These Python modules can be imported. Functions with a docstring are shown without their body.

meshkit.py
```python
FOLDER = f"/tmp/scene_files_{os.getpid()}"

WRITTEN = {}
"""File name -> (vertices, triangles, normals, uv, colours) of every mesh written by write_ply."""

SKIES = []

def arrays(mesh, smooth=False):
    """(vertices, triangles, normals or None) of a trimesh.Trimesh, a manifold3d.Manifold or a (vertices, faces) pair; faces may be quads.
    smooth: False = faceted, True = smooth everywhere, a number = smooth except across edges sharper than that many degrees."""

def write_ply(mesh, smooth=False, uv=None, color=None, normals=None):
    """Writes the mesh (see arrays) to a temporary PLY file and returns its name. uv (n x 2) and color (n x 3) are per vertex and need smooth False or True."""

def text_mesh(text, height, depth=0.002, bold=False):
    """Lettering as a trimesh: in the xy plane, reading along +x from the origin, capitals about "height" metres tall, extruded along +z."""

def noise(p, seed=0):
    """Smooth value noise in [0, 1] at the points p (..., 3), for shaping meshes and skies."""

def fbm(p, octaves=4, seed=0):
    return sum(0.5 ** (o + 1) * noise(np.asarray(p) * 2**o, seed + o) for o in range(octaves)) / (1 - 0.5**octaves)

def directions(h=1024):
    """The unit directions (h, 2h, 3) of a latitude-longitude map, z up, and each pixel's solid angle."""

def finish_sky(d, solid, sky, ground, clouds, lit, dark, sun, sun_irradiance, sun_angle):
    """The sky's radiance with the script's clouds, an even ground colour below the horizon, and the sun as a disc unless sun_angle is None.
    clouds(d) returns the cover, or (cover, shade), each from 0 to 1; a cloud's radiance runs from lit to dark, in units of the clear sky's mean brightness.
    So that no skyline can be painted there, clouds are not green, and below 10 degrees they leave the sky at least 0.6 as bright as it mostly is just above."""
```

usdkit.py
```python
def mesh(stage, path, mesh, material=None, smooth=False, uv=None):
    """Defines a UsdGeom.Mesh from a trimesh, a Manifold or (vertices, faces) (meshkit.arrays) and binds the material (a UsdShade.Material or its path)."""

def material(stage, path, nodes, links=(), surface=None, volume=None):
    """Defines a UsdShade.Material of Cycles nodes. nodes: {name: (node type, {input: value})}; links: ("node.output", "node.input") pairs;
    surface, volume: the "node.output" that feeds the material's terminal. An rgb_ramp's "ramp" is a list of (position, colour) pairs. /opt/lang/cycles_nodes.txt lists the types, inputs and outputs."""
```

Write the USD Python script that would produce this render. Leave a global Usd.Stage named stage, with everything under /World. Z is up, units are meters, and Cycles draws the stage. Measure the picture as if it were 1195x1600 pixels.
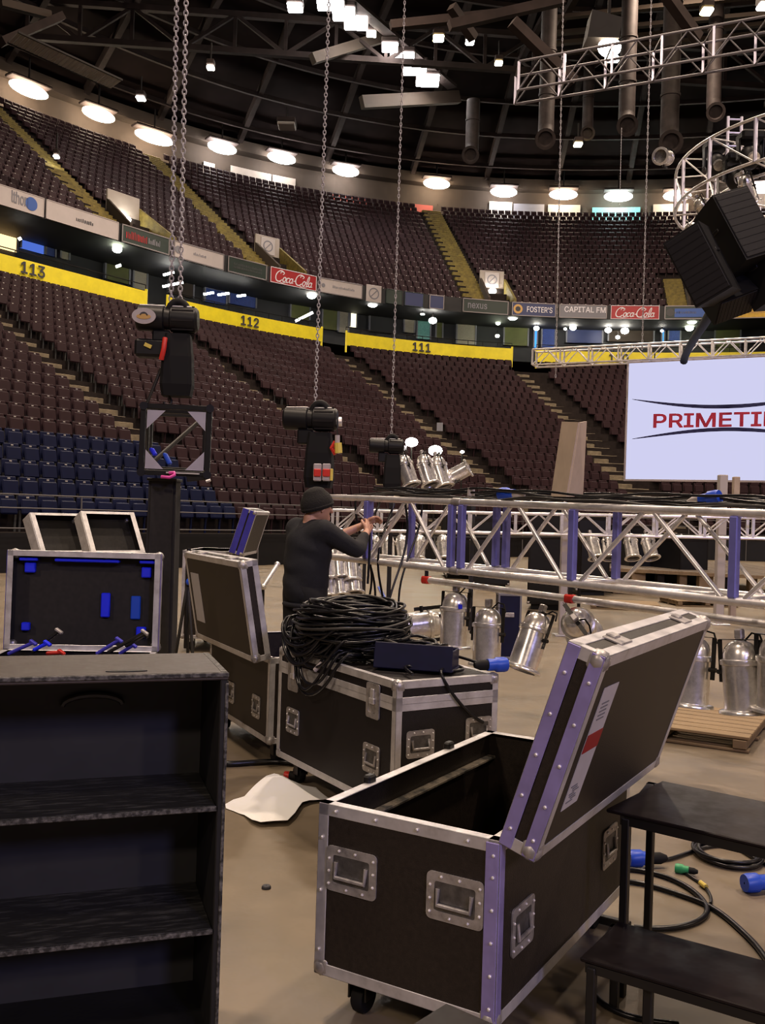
import math, numpy as np, trimesh, usdkit, meshkit
import manifold3d as m3
from pxr import Usd, UsdGeom, UsdLux, UsdShade, Gf, Sdf, Vt
from scipy.interpolate import CubicSpline

stage = Usd.Stage.CreateInMemory()
UsdGeom.SetStageUpAxis(stage, 'Z')
UsdGeom.Xform.Define(stage, '/World'); UsdGeom.Scope.Define(stage, '/World/Looks')
rng = np.random.default_rng(7)
PI = math.pi

# ------------------------------------------------------------------ camera
F, PITCH, ROLL, EYE = 1500.0, 0.003, 0.0312, 1.545          # focal length in pixels of a 1195-wide frame
cam = UsdGeom.Camera.Define(stage, '/World/camera')
cam.CreateHorizontalApertureAttr(24.0); cam.CreateVerticalApertureAttr(24.0 * 1600 / 1195)
cam.CreateFocalLengthAttr(24.0 * F / 1195); cam.CreateClippingRangeAttr(Gf.Vec2f(0.05, 1000))
cp, sp, cr, sr = math.cos(PITCH), math.sin(PITCH), math.cos(ROLL), math.sin(ROLL)
fw = np.array([0, cp, sp]); u0 = np.array([0, -sp, cp]); r0 = np.array([1.0, 0, 0])
rt = r0 * cr + u0 * sr; upv = -r0 * sr + u0 * cr
cam.AddTransformOp().Set(Gf.Matrix4d(*rt, 0, *upv, 0, *(-fw), 0, 0, 0, EYE, 1))
cam.CreateExposureAttr(1.7)
EYEV = np.array([0, 0, EYE])

def at(px, py, Y):
    """the world point at forward distance Y on the sight line through a pixel"""
    x, y = (px - 597.5) / F, (800 - py) / F
    d = fw + rt * x + upv * y
    return EYEV + d / d[1] * Y
def hit(px, py, z):
    d = at(px, py, 1.0) - EYEV
    return EYEV + d * ((z - EYE) / d[2])
def proj(P):
    q = np.atleast_2d(P) - EYEV
    z = q @ fw
    return np.stack([597.5 + F * (q @ rt) / z, 800 - F * (q @ upv) / z, z], 1)

# ------------------------------------------------------------------ light: dim arena air and the lamps off frame (the lamps in view light the hall too)
dome = UsdLux.DomeLight.Define(stage, '/World/ambient'); dome.CreateIntensityAttr(0.004); dome.CreateColorAttr(Gf.Vec3f(1, .8, .7))
def disk(name, pos, to, radius, power, color):
    l = UsdLux.DiskLight.Define(stage, '/World/' + name); l.CreateRadiusAttr(radius); l.CreateIntensityAttr(power); l.CreateColorAttr(Gf.Vec3f(*color))
    d = np.array(to, float) - pos; d /= np.linalg.norm(d); z = -d; x = np.cross([0, 0, 1.0] if abs(z[2]) < .95 else [0, 1.0, 0], z); x /= np.linalg.norm(x); y = np.cross(z, x)
    l.AddTransformOp().Set(Gf.Matrix4d(*x, 0, *y, 0, *z, 0, *map(float, pos), 1))
WARM, COOL = (1, .78, .59), (.52, .48, 1.0)
for i, (x, y) in enumerate([(-6, 4), (12, 8), (2, 22), (20, 30), (-4, 38), (14, 46)]):
    disk(f'house_lamp_{i}', np.array([x, y, 29.0]), (x, y, 0), .9, 150.0, WARM)
for i, (x, y) in enumerate([(-24, -22), (2, -40), (36, -34), (60, -6)]):                # rim row carried on unseen behind the viewer, added to light the barriers
    disk(f'added_rim_lamp_{i}', np.array([x, y, 27.0]), (6, 30, 6), 1.3, 70.0, WARM)
disk('far_stand_lamp', np.array([13.0, -19, 13.0]), (0, 5, .8), 1.6, 22.0, COOL)       # floodlight on the opposite stand, behind the viewer

# ------------------------------------------------------------------ materials
def mat(name, c, rough=.5, metal=0., var=0., scale=12., bump=0., bscale=None, spec=None, ramp=None, rvar=0., stretch=None, coat=0, detail=4.):
    """principled material; the colour wanders by 'var' with a noise, or runs over 'ramp'"""
    n = {'p': ('principled_bsdf', {'base_color': c, 'roughness': rough, 'metallic': metal, 'coat_weight': coat})}; L = []
    if spec is not None: n['p'][1]['specular_ior_level'] = spec
    if var or ramp or bump or rvar:
        n['tc'] = ('texture_coordinate', {}); n['map'] = ('mapping', {'scale': stretch or (1, 1, 1)}); L.append(('tc.object', 'map.vector'))
        n['n'] = ('noise_texture', {'scale': scale, 'detail': detail, 'roughness': .6}); L.append(('map.vector', 'n.vector'))
    if var or ramp:
        n['r'] = ('rgb_ramp', {'ramp': ramp or [(.3, tuple(x * (1 - var) for x in c)), (.7, tuple(min(1, x * (1 + var)) for x in c))]})
        L += [('n.fac', 'r.fac'), ('r.color', 'p.base_color')]
    if rvar:
        n['m'] = ('map_range', {'from_min': .3, 'from_max': .7, 'to_min': max(.03, rough - rvar), 'to_max': min(1, rough + rvar)}); L += [('n.fac', 'm.value'), ('m.result', 'p.roughness')]
    if bump:
        n['n2'] = ('noise_texture', {'scale': bscale or scale * 6, 'detail': 3}); n['b'] = ('bump', {'strength': bump, 'distance': .01})
        L += [('map.vector', 'n2.vector'), ('n2.fac', 'b.height'), ('b.normal', 'p.normal')]
    return usdkit.material(stage, '/World/Looks/' + name, n, L, surface='p.BSDF')
def glow(name, c, s): return usdkit.material(stage, '/World/Looks/' + name, {'e': ('emission', {'color': c, 'strength': s})}, surface='e.emission')

K = {}
K['concrete'] = mat('concrete_floor', (.19, .15, .105), .5, ramp=[(.22, (.085, .066, .044)), (.42, (.155, .121, .081)), (.6, (.20, .157, .107)), (.8, (.115, .09, .06))], scale=1.3, bump=.15, bscale=14, rvar=.1, detail=8)
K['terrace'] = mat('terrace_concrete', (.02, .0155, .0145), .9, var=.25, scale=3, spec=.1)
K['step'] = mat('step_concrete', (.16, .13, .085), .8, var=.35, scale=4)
K['step_yellow'] = mat('step_yellow', (.14, .105, .017), .7, var=.4, scale=4)
K['yellow'] = mat('yellow_panel', (.74, .63, .012), .5, var=.1, scale=2)
K['seat'] = mat('seat_plum', (.026, .0125, .0155), .55, var=.2, scale=.6, spec=.12)
K['seat_blue'] = mat('seat_navy', (.005, .0075, .032), .55, var=.2, scale=.6, spec=.12)
K['seatleg'] = mat('seat_frame_grey', (.03, .03, .032), .5)
K['plate'] = mat('seat_glint_plate', (.3, .28, .27), .35)  # plates added for the glints along the seat tops
K['black'] = mat('black_paint', (.007, .007, .009), .45, var=.2, spec=.3)
K['dark'] = mat('dark_steel', (.010, .008, .0078), .7, 0, var=.3, scale=2, spec=.2)
K['roof'] = mat('roof_deck', (.012, .008, .0078), .9, var=.5, scale=.35, spec=.05)
K['roofbeam'] = mat('roof_steel', (.028, .02, .0185), .8, 0, var=.35, scale=.7, spec=.15)
K['wallwarm'] = mat('back_wall', (.036, .0235, .0155), .8, var=.15, scale=.8)
K['wallwhite'] = mat('white_wall', (.32, .28, .25), .7, var=.1, scale=.8)
K['wallred'] = mat('red_wall', (.25, .04, .03), .7)
K['walldark'] = mat('concourse_wall', (.016, .016, .019), .7, var=.4, scale=.5)
K['wallgreen'] = mat('olive_wall', (.10, .11, .03), .7, var=.3, scale=.6)
K['wallteal'] = mat('teal_wall', (.15, .4, .38), .7, var=.2)
K['wallblue'] = mat('blue_wall', (.02, .05, .25), .6, var=.3)
K['beige'] = mat('beige_door', (.3, .27, .21), .7, var=.1)
K['white'] = mat('white_panel', (.42, .38, .38), .55, var=.05, scale=2)
K['frame'] = mat('sign_frame', (.22, .2, .21), .4, .3)
K['red'] = mat('sign_red', (.30, .008, .014), .5)
K['navy'] = mat('sign_navy', (.02, .03, .11), .5)
K['blueprint'] = mat('print_blue', (.02, .08, .33), .5)
K['green'] = mat('sign_green', (.015, .028, .024), .5)
K['printgrey'] = mat('print_grey', (.17, .17, .2), .6)
K['printlight'] = mat('print_light', (.62, .6, .66), .6)
K['printdark'] = mat('print_dark', (.03, .03, .04), .6)
K['printdim'] = mat('print_dim', (.05, .05, .055), .6)
K['gold'] = mat('print_gold', (.5, .3, .09), .5)
K['signyellow'] = mat('sign_yellow', (.68, .42, .03), .5, var=.2, scale=3)
K['alu'] = mat('aluminium_trim', (.58, .57, .59), .42, .5, var=.2, scale=9, rvar=.1)
K['alubright'] = mat('truss_aluminium', (.80, .78, .78), .34, .65, var=.1, scale=6, rvar=.08)
K['dullalu'] = mat('dull_aluminium', (.13, .12, .13), .5, .3, var=.2, scale=6)
K['pale_lilac_light'] = mat('alu_pale_lilac_light', (.62, .6, .74), .35, .6, var=.1, scale=6)  # pale aluminium, lilac light put into the colour
K['alu_blue_tint'] = mat('truss_upright_blue_tint', (.20, .20, .58), .4, .4, var=.12, scale=6)  # aluminium uprights with a blue tint in the colour
K['alu_lilac_light'] = mat('trim_lilac_light', (.30, .26, .58), .45, .4, var=.15, scale=9, rvar=.08)  # aluminium trim, bluish light painted in as lilac
K['blueedge'] = mat('blue_edge', (.06, .055, .5), .45, .3, var=.15, scale=9)
K['laminate'] = mat('case_laminate', (.009, .0068, .0075), .5, var=.35, scale=60, bump=.12, bscale=220, spec=.35)
K['laminatebrown'] = mat('case_laminate_brown', (.020, .0145, .0115), .5, var=.3, scale=60, bump=.12, bscale=220, spec=.35)
K['lining'] = mat('case_lining', (.012, .010, .010), .8, var=.3, scale=30)
K['railgrey'] = mat('rail_grey', (.09, .085, .09), .5)
K['worntan'] = mat('worn_hinge_strip', (.30, .25, .2), .5, .5, var=.3, scale=14)
K['worntan2'] = mat('worn_ledge', (.12, .1, .08), .7, ramp=[(.4, (.03, .028, .025)), (.6, (.2, .17, .13))], scale=20)
K['dish'] = mat('handle_dish', (.42, .40, .40), .4, .6, var=.25, scale=25, rvar=.1)
K['rubber'] = mat('black_rubber', (.007, .007, .008), .7, spec=.2)
K['cable'] = mat('cable_black', (.005, .005, .007), .3, spec=.45)
K['cablegrey'] = mat('cable_grey', (.03, .028, .026), .5)
K['chrome'] = mat('par_can_silver', (.86, .84, .82), .24, .78, var=.06, scale=8, rvar=.07)
K['plugblue'] = mat('plug_blue', (.012, .07, .55), .4)
K['foamblue'] = mat('foam_blue', (.006, .02, .95), .5, var=.1, scale=8)
K['pluggreen'] = mat('plug_green', (.03, .33, .12), .45)
K['plugyellow'] = mat('plug_yellow', (.7, .55, .1), .5)
K['redplastic'] = mat('red_plastic', (.6, .03, .02), .4)
K['pink'] = mat('pink_tape', (.65, .05, .33), .5)
K['paper'] = mat('white_paper', (.97, .97, .96), .6)
K['label'] = mat('case_label', (.5, .48, .52), .5, var=.06, scale=12)
K['wood'] = mat('deck_wood', (.17, .115, .062), .7, var=.25, scale=4, stretch=(1, 8, 1))
K['woodlight'] = mat('plank_wood', (.26, .18, .095), .7, var=.2, scale=5, stretch=(1, 8, 1))
K['deckgrey'] = mat('deck_top', (.11, .085, .062), .8, var=.2, scale=3)
K['card'] = mat('cardboard', (.46, .37, .30), .8, var=.1, scale=5)
K['table'] = mat('table_black', (.010, .0065, .007), .45, var=.35, scale=14, rvar=.1, spec=.2)
K['steelblack'] = mat('steel_black', (.012, .011, .011), .4, .2)
K['cabinet'] = mat('cabinet_black', (.006, .006, .007), .6, var=.4, scale=9, bump=.1)
K['cabinettop'] = mat('cabinet_top', (.055, .045, .044), .5, var=.22, scale=30, rvar=.1)
K['wornedge'] = mat('worn_edge', (.2, .19, .18), .6, ramp=[(.42, (.015, .015, .015)), (.68, (.16, .155, .15))], scale=70, detail=6)
K['shelfworn'] = mat('worn_shelf', (.03, .03, .03), .5, ramp=[(.5, (.018, .018, .019)), (.78, (.10, .10, .10))], scale=26, stretch=(.4, 2.2, 1), detail=7)
K['cabinetback'] = mat('cabinet_back', (.022, .022, .025), .7, var=.2, scale=7)
K['skin'] = mat('skin', (.5, .27, .19), .5, var=.06, scale=20)
K['redwall2'] = mat('lips', (.30, .10, .09), .5)
K['navybox'] = mat('navy_box', (.003, .004, .028), .5, var=.2, spec=.25)
K['hosegrey'] = mat('hose_grey', (.28, .28, .27), .5)
K['jumper'] = mat('jumper', (.009, .0095, .0135), .9, var=.2, scale=40, bump=.2)
K['trousers'] = mat('trousers', (.006, .006, .008), .85, var=.2, scale=40)
K['beanie'] = mat('beanie_wool', (.009, .008, .008), .95, bump=.4, bscale=90)
K['screen'] = glow('screen_lit', (.72, .72, 1.0), .27)
K['screenred'] = mat('logo_red', (.5, .02, .06), .6)
K['screennavy'] = mat('logo_navy', (.012, .015, .09), .6)
K['chain'] = mat('chain_steel', (.45, .43, .46), .45, .3)
K['duct'] = mat('duct_metal', (.022, .0165, .016), .65, .1, var=.3, scale=3, spec=.2)
K['speaker'] = mat('speaker_black', (.0055, .0055, .008), .6, var=.2, scale=5, spec=.25)
K['speakergrille'] = mat('speaker_grille', (.009, .0085, .012), .55, var=.3, scale=60, spec=.25)
K['lampwarm'] = glow('lamp_warm', (1, .80, .58), 13.0)
K['lampneutral'] = glow('lamp_neutral', (1, .93, .88), 13.0)
K['lampcool'] = glow('lamp_green_white', (.78, 1, .95), 13.0)
K['lampyellow'] = glow('lamp_yellow', (1, .85, .35), 9.0)
K['globe'] = glow('globe_lamp', (1, .95, .82), 14.0)
K['globegreen'] = glow('globe_greenish', (.92, 1, .72), 12.0)
K['tubelamp'] = glow('tube_lamp', (1, .97, .88), 9.0)
K['roomwarm'] = glow('lit_room_warm', (1, .62, .25), .8)
K['roomblue'] = glow('lit_room_blue', (.12, .25, 1), .2)
K['roomcream'] = glow('lit_doorway', (1, .92, .6), .5)
K['ledblue'] = glow('led_blue', (.04, .22, 1), .8)

# ------------------------------------------------------------------ mesh helpers
_b = [(sx, sy, sz) for sx in (-1, 1) for sy in (-1, 1) for sz in (-1, 1)]
def _chamfer_topology():
    p = []
    for s in _b:
        for a in range(3):
            q = [s[i] * (.8 if i != a else 1.0) for i in range(3)]; p.append(q)
    h = trimesh.convex.convex_hull(np.array(p))
    P = np.array(p); idx = [int(np.argmin(((P - v) ** 2).sum(1))) for v in h.vertices]
    return np.array(idx)[h.faces]
CHF = _chamfer_topology()
CHS = np.array([s for s in _b for a in range(3)], float); CHA = np.array([a for s in _b for a in range(3)])
BOXV = np.array(_b, float); _bt = trimesh.creation.box((2, 2, 2)); BOXV, BOXF = np.array(_bt.vertices), np.array(_bt.faces)
ICO1 = trimesh.creation.icosphere(1, 1.0); ICO2 = trimesh.creation.icosphere(2, 1.0)
def unit(v): v = np.asarray(v, float); return v / max(np.linalg.norm(v), 1e-12)
def basis(z, up=(0, 0, 1)):
    z = unit(z); up = np.array(up, float)
    if abs(z @ up) > .99: up = np.array([1.0, 0, 0]) if abs(z[0]) < .9 else np.array([0, 1.0, 0])
    x = unit(np.cross(up, z)); return np.stack([x, np.cross(z, x), z], 1)
def M4(R=np.eye(3), t=(0, 0, 0)): m = np.eye(4); m[:3, :3] = R; m[:3, 3] = t; return m
def RZ(a): c, s = math.cos(a), math.sin(a); return np.array([[c, -s, 0], [s, c, 0], [0, 0, 1.0]])
def RY(a): c, s = math.cos(a), math.sin(a); return np.array([[c, 0, s], [0, 1.0, 0], [-s, 0, c]])
def RX(a): c, s = math.cos(a), math.sin(a); return np.array([[1.0, 0, 0], [0, c, -s], [0, s, c]])

class MB:
    def __init__(s): s.v, s.f, s.n = [], [], 0
    def add(s, v, f):
        v = np.asarray(v, float); f = np.asarray(f, int)
        if f.shape[1] == 4: f = np.vstack([f[:, [0, 1, 2]], f[:, [0, 2, 3]]])
        s.v.append(v); s.f.append(f + s.n); s.n += len(v); return s
    def mesh(s, m, M=None):
        v = np.array(m.vertices)
        return s.add(v if M is None else v @ M[:3, :3].T + M[:3, 3], m.faces)
    def box(s, c, size, R=None, bev=0.):
        h = np.asarray(size, float) / 2
        if bev:
            b = min(bev, h.min() * .9); v = CHS * (h - b); v[np.arange(24), CHA] = CHS[np.arange(24), CHA] * h[CHA]; f = CHF
        else: v, f = BOXV * h, BOXF
        return s.add((v if R is None else v @ np.asarray(R).T) + np.asarray(c, float), f)
    def bar(s, p0, p1, w, h=None, up=(0, 0, 1), bev=0.):
        p0, p1 = np.asarray(p0, float), np.asarray(p1, float)
        return s.box((p0 + p1) / 2, (w, h or w, np.linalg.norm(p1 - p0)), basis(p1 - p0, up), bev)
    def cyl(s, p0, p1, r, r1=None, n=10, caps=True):
        p0, p1 = np.asarray(p0, float), np.asarray(p1, float); R = basis(p1 - p0); a = np.arange(n) * 2 * PI / n
        ring = np.stack([np.cos(a), np.sin(a)], 1) @ R[:, :2].T; r1 = r if r1 is None else r1
        v = np.vstack([p0 + ring * r, p1 + ring * r1]); i = np.arange(n); j = (i + 1) % n
        f = np.vstack([np.stack([i, j, j + n], 1), np.stack([i, j + n, i + n], 1)])
        if caps:
            v = np.vstack([v, p0, p1]); f = np.vstack([f, np.stack([j, i, np.full(n, 2 * n)], 1), np.stack([i + n, j + n, np.full(n, 2 * n + 1)], 1)])
        return s.add(v, f)
    def lathe(s, prof, n=16, M=None):
        prof = np.asarray(prof, float); a = np.arange(n) * 2 * PI / n; k = len(prof)
        v = np.stack([np.outer(np.cos(a), prof[:, 0]), np.outer(np.sin(a), prof[:, 0]), np.tile(prof[:, 1], (n, 1))], -1).reshape(-1, 3)
        f = [(i * k + j, ((i + 1) % n) * k + j, ((i + 1) % n) * k + j + 1, i * k + j + 1) for i in range(n) for j in range(k - 1)]
        return s.add(v if M is None else v @ M[:3, :3].T + M[:3, 3], np.array(f))
    def tube(s, pts, r, n=7, closed=False):
        P = np.asarray(pts, float); k = len(P)
        T = np.gradient(P, axis=0) if not closed else np.roll(P, -1, 0) - np.roll(P, 1, 0)
        T /= np.maximum(np.linalg.norm(T, axis=1, keepdims=True), 1e-9)
        x = basis(T[0])[:, 0]; a = np.arange(n) * 2 * PI / n; V = []
        for t, p in zip(T, P):
            x = unit(x - t * (x @ t)); y = np.cross(t, x); V.append(p + r * (np.outer(np.cos(a), x) + np.outer(np.sin(a), y)))
        V = np.vstack(V); i = np.arange(n); j = (i + 1) % n; f = []
        for q in range(k if closed else k - 1):
            A, B = q * n, ((q + 1) % k) * n
            f += [np.stack([A + i, A + j, B + j], 1), np.stack([A + i, B + j, B + i], 1)]
        if not closed:
            c = len(V); V = np.vstack([V, P[0], P[-1]]); e = (k - 1) * n
            f += [np.stack([j, i, np.full(n, c)], 1), np.stack([e + i, e + j, np.full(n, c + 1)], 1)]
        return s.add(V, np.vstack(f))
    def ball(s, c, r, fine=False):
        g = ICO2 if fine else ICO1; return s.add(np.array(g.vertices) * np.asarray(r, float) + np.asarray(c, float), g.faces)
    def quad(s, a, b, c, d): return s.add([a, b, c, d], [[0, 1, 2, 3]])
    def text(s, txt, h, M, depth=.004, bold=True, align=.5, shear=0., width=None):
        m = meshkit.text_mesh(txt, h, depth, bold); v = np.array(m.vertices)
        if width: v[:, 0] *= width / np.ptp(v[:, 0])
        v[:, 0] -= v[:, 0].min() + np.ptp(v[:, 0]) * align; v[:, 0] += shear * v[:, 1]
        return s.add(v @ M[:3, :3].T + M[:3, 3], m.faces)
    def poly(s, shape, depth, M):
        for g in getattr(shape, 'geoms', [shape]):
            if g.area > 1e-9: s.mesh(trimesh.creation.extrude_polygon(g, depth, engine='earcut'), M)
        return s
    def arr(s): return np.vstack(s.v), np.vstack(s.f)

_used = {}
def uniq(parent, name):
    k = _used.get((parent, name), 0); _used[parent, name] = k + 1
    return f'{parent}/{name}' + (f'_{k:03d}' if k else '')
def tag(p, label=None, cat=None, group=None, kind=None):
    for k, v in (('label', label), ('category', cat), ('group', group), ('kind', kind)):
        if v: p.SetCustomDataByKey(k, v)
    return p
def mesh(path, mb, m, smooth=False):
    v, f = mb.arr() if isinstance(mb, MB) else (np.array(mb.vertices), np.array(mb.faces))
    return usdkit.mesh(stage, path, (v, f), K[m] if isinstance(m, str) else m, smooth).GetPrim()
def single(name, mb, m, label=None, cat=None, group=None, kind=None, smooth=False):
    """a top-level thing (or piece of the setting) that is one mesh"""
    return tag(mesh(uniq('/World', name), mb, m, smooth), label, cat, group, kind)
class Thing:
    """an Xform at the thing's base; parts are given in world coordinates (or, with local=True, in its own)"""
    def __init__(s, name, label, cat, loc=(0, 0, 0), R=None, group=None, kind=None):
        s.path = uniq('/World', name); x = UsdGeom.Xform.Define(stage, s.path); s.prim = x.GetPrim()
        s.loc = np.asarray(loc, float); s.R = np.eye(3) if R is None else np.asarray(R, float)
        x.AddTransformOp().Set(Gf.Matrix4d(*s.R[:, 0], 0, *s.R[:, 1], 0, *s.R[:, 2], 0, *map(float, s.loc), 1))
        tag(s.prim, label, cat, group, kind)
    def part(s, name, mb, m, parent=None, smooth=False, local=False, label=None, kind=None):
        v, f = mb.arr() if isinstance(mb, MB) else (np.array(mb.vertices), np.array(mb.faces))
        if not local: v = (v - s.loc) @ s.R
        path = uniq(parent or s.path, name)
        p = usdkit.mesh(stage, path, (v, f), K[m] if isinstance(m, str) else m, smooth).GetPrim()
        tag(p, label, kind=kind); return path
def copy_of(src, loc, R, label, cat, group=None):
    x = UsdGeom.Xform.Define(stage, uniq('/World', src.path.split('/')[-1].rstrip('0123456789').rstrip('_'))); p = x.GetPrim()
    p.GetReferences().AddInternalReference(src.path); p.SetInstanceable(True)
    x.ClearXformOpOrder(); x.GetPrim().CreateAttribute('xformOp:transform', Sdf.ValueTypeNames.Matrix4d)
    UsdGeom.Xformable(p).SetXformOpOrder([UsdGeom.XformOp(p.GetAttribute('xformOp:transform'))])
    p.GetAttribute('xformOp:transform').Set(Gf.Matrix4d(*R[:, 0], 0, *R[:, 1], 0, *R[:, 2], 0, *map(float, loc), 1))
    tag(p, label, cat, group or ''); return p


# ------------------------------------------------------------------ the hall: plan curves of the bowl (T: top of the lower tier, B: its foot, U: back of the upper tier)
_T = [(-28, 28.5), (-22.6, 35.2), (-17.3, 42), (-11.8, 49.4), (-7, 54.6), (-1.7, 58.5), (4.6, 61.1), (10.9, 62), (17.4, 61.6), (23.4, 60.2), (30, 57.6), (37, 53)]
_B = [(-12.6, 15.9), (-7.2, 22.6), (-1.9, 29.4), (2.6, 35.6), (5.6, 39.2), (8.3, 41.1), (11.0, 42.2), (14.8, 42.6), (18.4, 42.2), (21.8, 40.8), (25.5, 38.2), (30, 34)]
_U = [(-40, 38.2), (-34.6, 45), (-29.3, 51.8), (-23.5, 59.8), (-17.5, 66.3), (-9.5, 72.2), (1, 76.4), (10.5, 77.6), (19.6, 77), (28.5, 75), (37, 71.6), (46, 65.7)]
SMAX = len(_T) - 1.0
cT, cB, cU = (CubicSpline(np.arange(len(c)), np.array(c, float)) for c in (_T, _B, _U))
def lower(s, f): return cT(s) * (1 - f) + cB(s) * f           # f: 0 at the top, 1 at the foot
def upper(s, f): return cT(s) * (1 - f) + cU(s) * f           # f: 0 at the front, 1 at the back
NL, RISE, ZL = 23, .455, 11.7
NU, ZU0, ZU1 = 21, 14.9, 25.6
def zl(k): return 10.9 - RISE * k
def zu(k): return ZU0 + (ZU1 - ZU0) * k / (NU - 1)
SS = np.linspace(0, SMAX, 150)
def s_of_px(px, curve, z):
    """the curve parameter whose point at height z is seen at column px"""
    s = np.linspace(.2, SMAX - .1, 3000); P = np.c_[curve(s), np.full(3000, z)]; q = proj(P)
    q = np.where(q[:, 2] > 1, q[:, 0], 1e9); return float(s[np.argmin(abs(q - px))])
def strip(mb, A, Bv):
    """a band of quads between two polylines"""
    n = len(A); i = np.arange(n - 1); mb.add(np.vstack([A, Bv]), np.stack([i, i + 1, i + 1 + n, i + n], 1))
def c3(P, z): return np.c_[P, np.full(len(P), z)]

# floor, terraces
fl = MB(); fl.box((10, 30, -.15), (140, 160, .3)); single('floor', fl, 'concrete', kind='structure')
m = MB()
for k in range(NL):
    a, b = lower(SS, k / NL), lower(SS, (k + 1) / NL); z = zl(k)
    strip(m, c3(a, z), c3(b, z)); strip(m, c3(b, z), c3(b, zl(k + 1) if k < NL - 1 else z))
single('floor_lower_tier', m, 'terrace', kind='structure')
m = MB(); b = lower(SS, 1.0); b2 = lower(SS, .995)
strip(m, c3(b, zl(NL - 1) + .0), c3(b, 0)); single('wall_foot_of_tier', m, 'black', kind='structure')
def rail(name, zz, f0, label):
    t = MB()
    for z in zz: t.tube(c3(lower(SS, f0), z), .018, 6)
    for s in np.linspace(0, SMAX, 34): p = lower(s, f0); t.cyl((*p, 0), (*p, max(zz)), .02, n=6)
    single(name, t, 'railgrey', label, 'railing', smooth=40)
rail('front_railing', (1.0, 1.45, 1.75), 1.01, 'grey tube railing along the foot of the lower seats')
m = MB()
strip(m, c3(cT(SS), ZL), c3(upper(SS, .36), ZL)); single('floor_concourse', m, 'terrace', kind='structure')
WALLF = .33
m = MB(); strip(m, c3(upper(SS, WALLF), ZL), c3(upper(SS, WALLF), 16.2)); single('wall_concourse', m, 'walldark', kind='structure')
m = MB()
for k in range(NU):
    a, b = upper(SS, k / NU), upper(SS, (k + 1) / NU); z = zu(k)
    strip(m, c3(a, z), c3(b, z)); strip(m, c3(b, z), c3(b, zu(k + 1) if k < NU - 1 else z))
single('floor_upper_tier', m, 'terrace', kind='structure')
m = MB(); strip(m, c3(cT(SS), 14.62), c3(upper(SS, WALLF + .02), 14.9)); single('ceiling_concourse', m, 'walldark', kind='structure')
m = MB(); strip(m, c3(upper(SS, -.002), 14.6), c3(upper(SS, -.002), 15.5)); strip(m, c3(upper(SS, -.002), 15.5), c3(upper(SS, .012), 15.5)); single('trim_1', m, 'walldark', kind='structure')
# rear wall of the upper tier, roof closing the hall
back = [(58, 55), (70, 30), (74, 0), (62, -28), (35, -46), (0, -50), (-32, -40), (-48, -18), (-50, 12)]
loop = np.vstack([upper(SS, 1.12), back]); loop = np.vstack([loop, loop[:1]])
m = MB(); strip(m, c3(upper(SS, 1.0), ZU1), c3(upper(SS, 1.12), ZU1)); single('floor_top_gangway', m, 'terrace', kind='structure')
m = MB(); strip(m, c3(upper(SS, 1.12), ZU1 - .3), c3(upper(SS, 1.12), 29.6)); single('wall_upper_back', m, 'wallwarm', kind='structure')
m = MB(); bk = np.vstack([upper(SS[-1:], 1.12), back, upper(SS[:1], 1.12)]); strip(m, c3(bk, 0), c3(bk, 29.6)); single('wall_far_end', m, 'walldark', kind='structure')
m = MB(); ctr = np.array([11.0, 22.0])
lv = [(1.0, 29.6), (.8, 33.2), (.55, 36.0), (.3, 37.6), (0.001, 38.2)]
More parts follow.
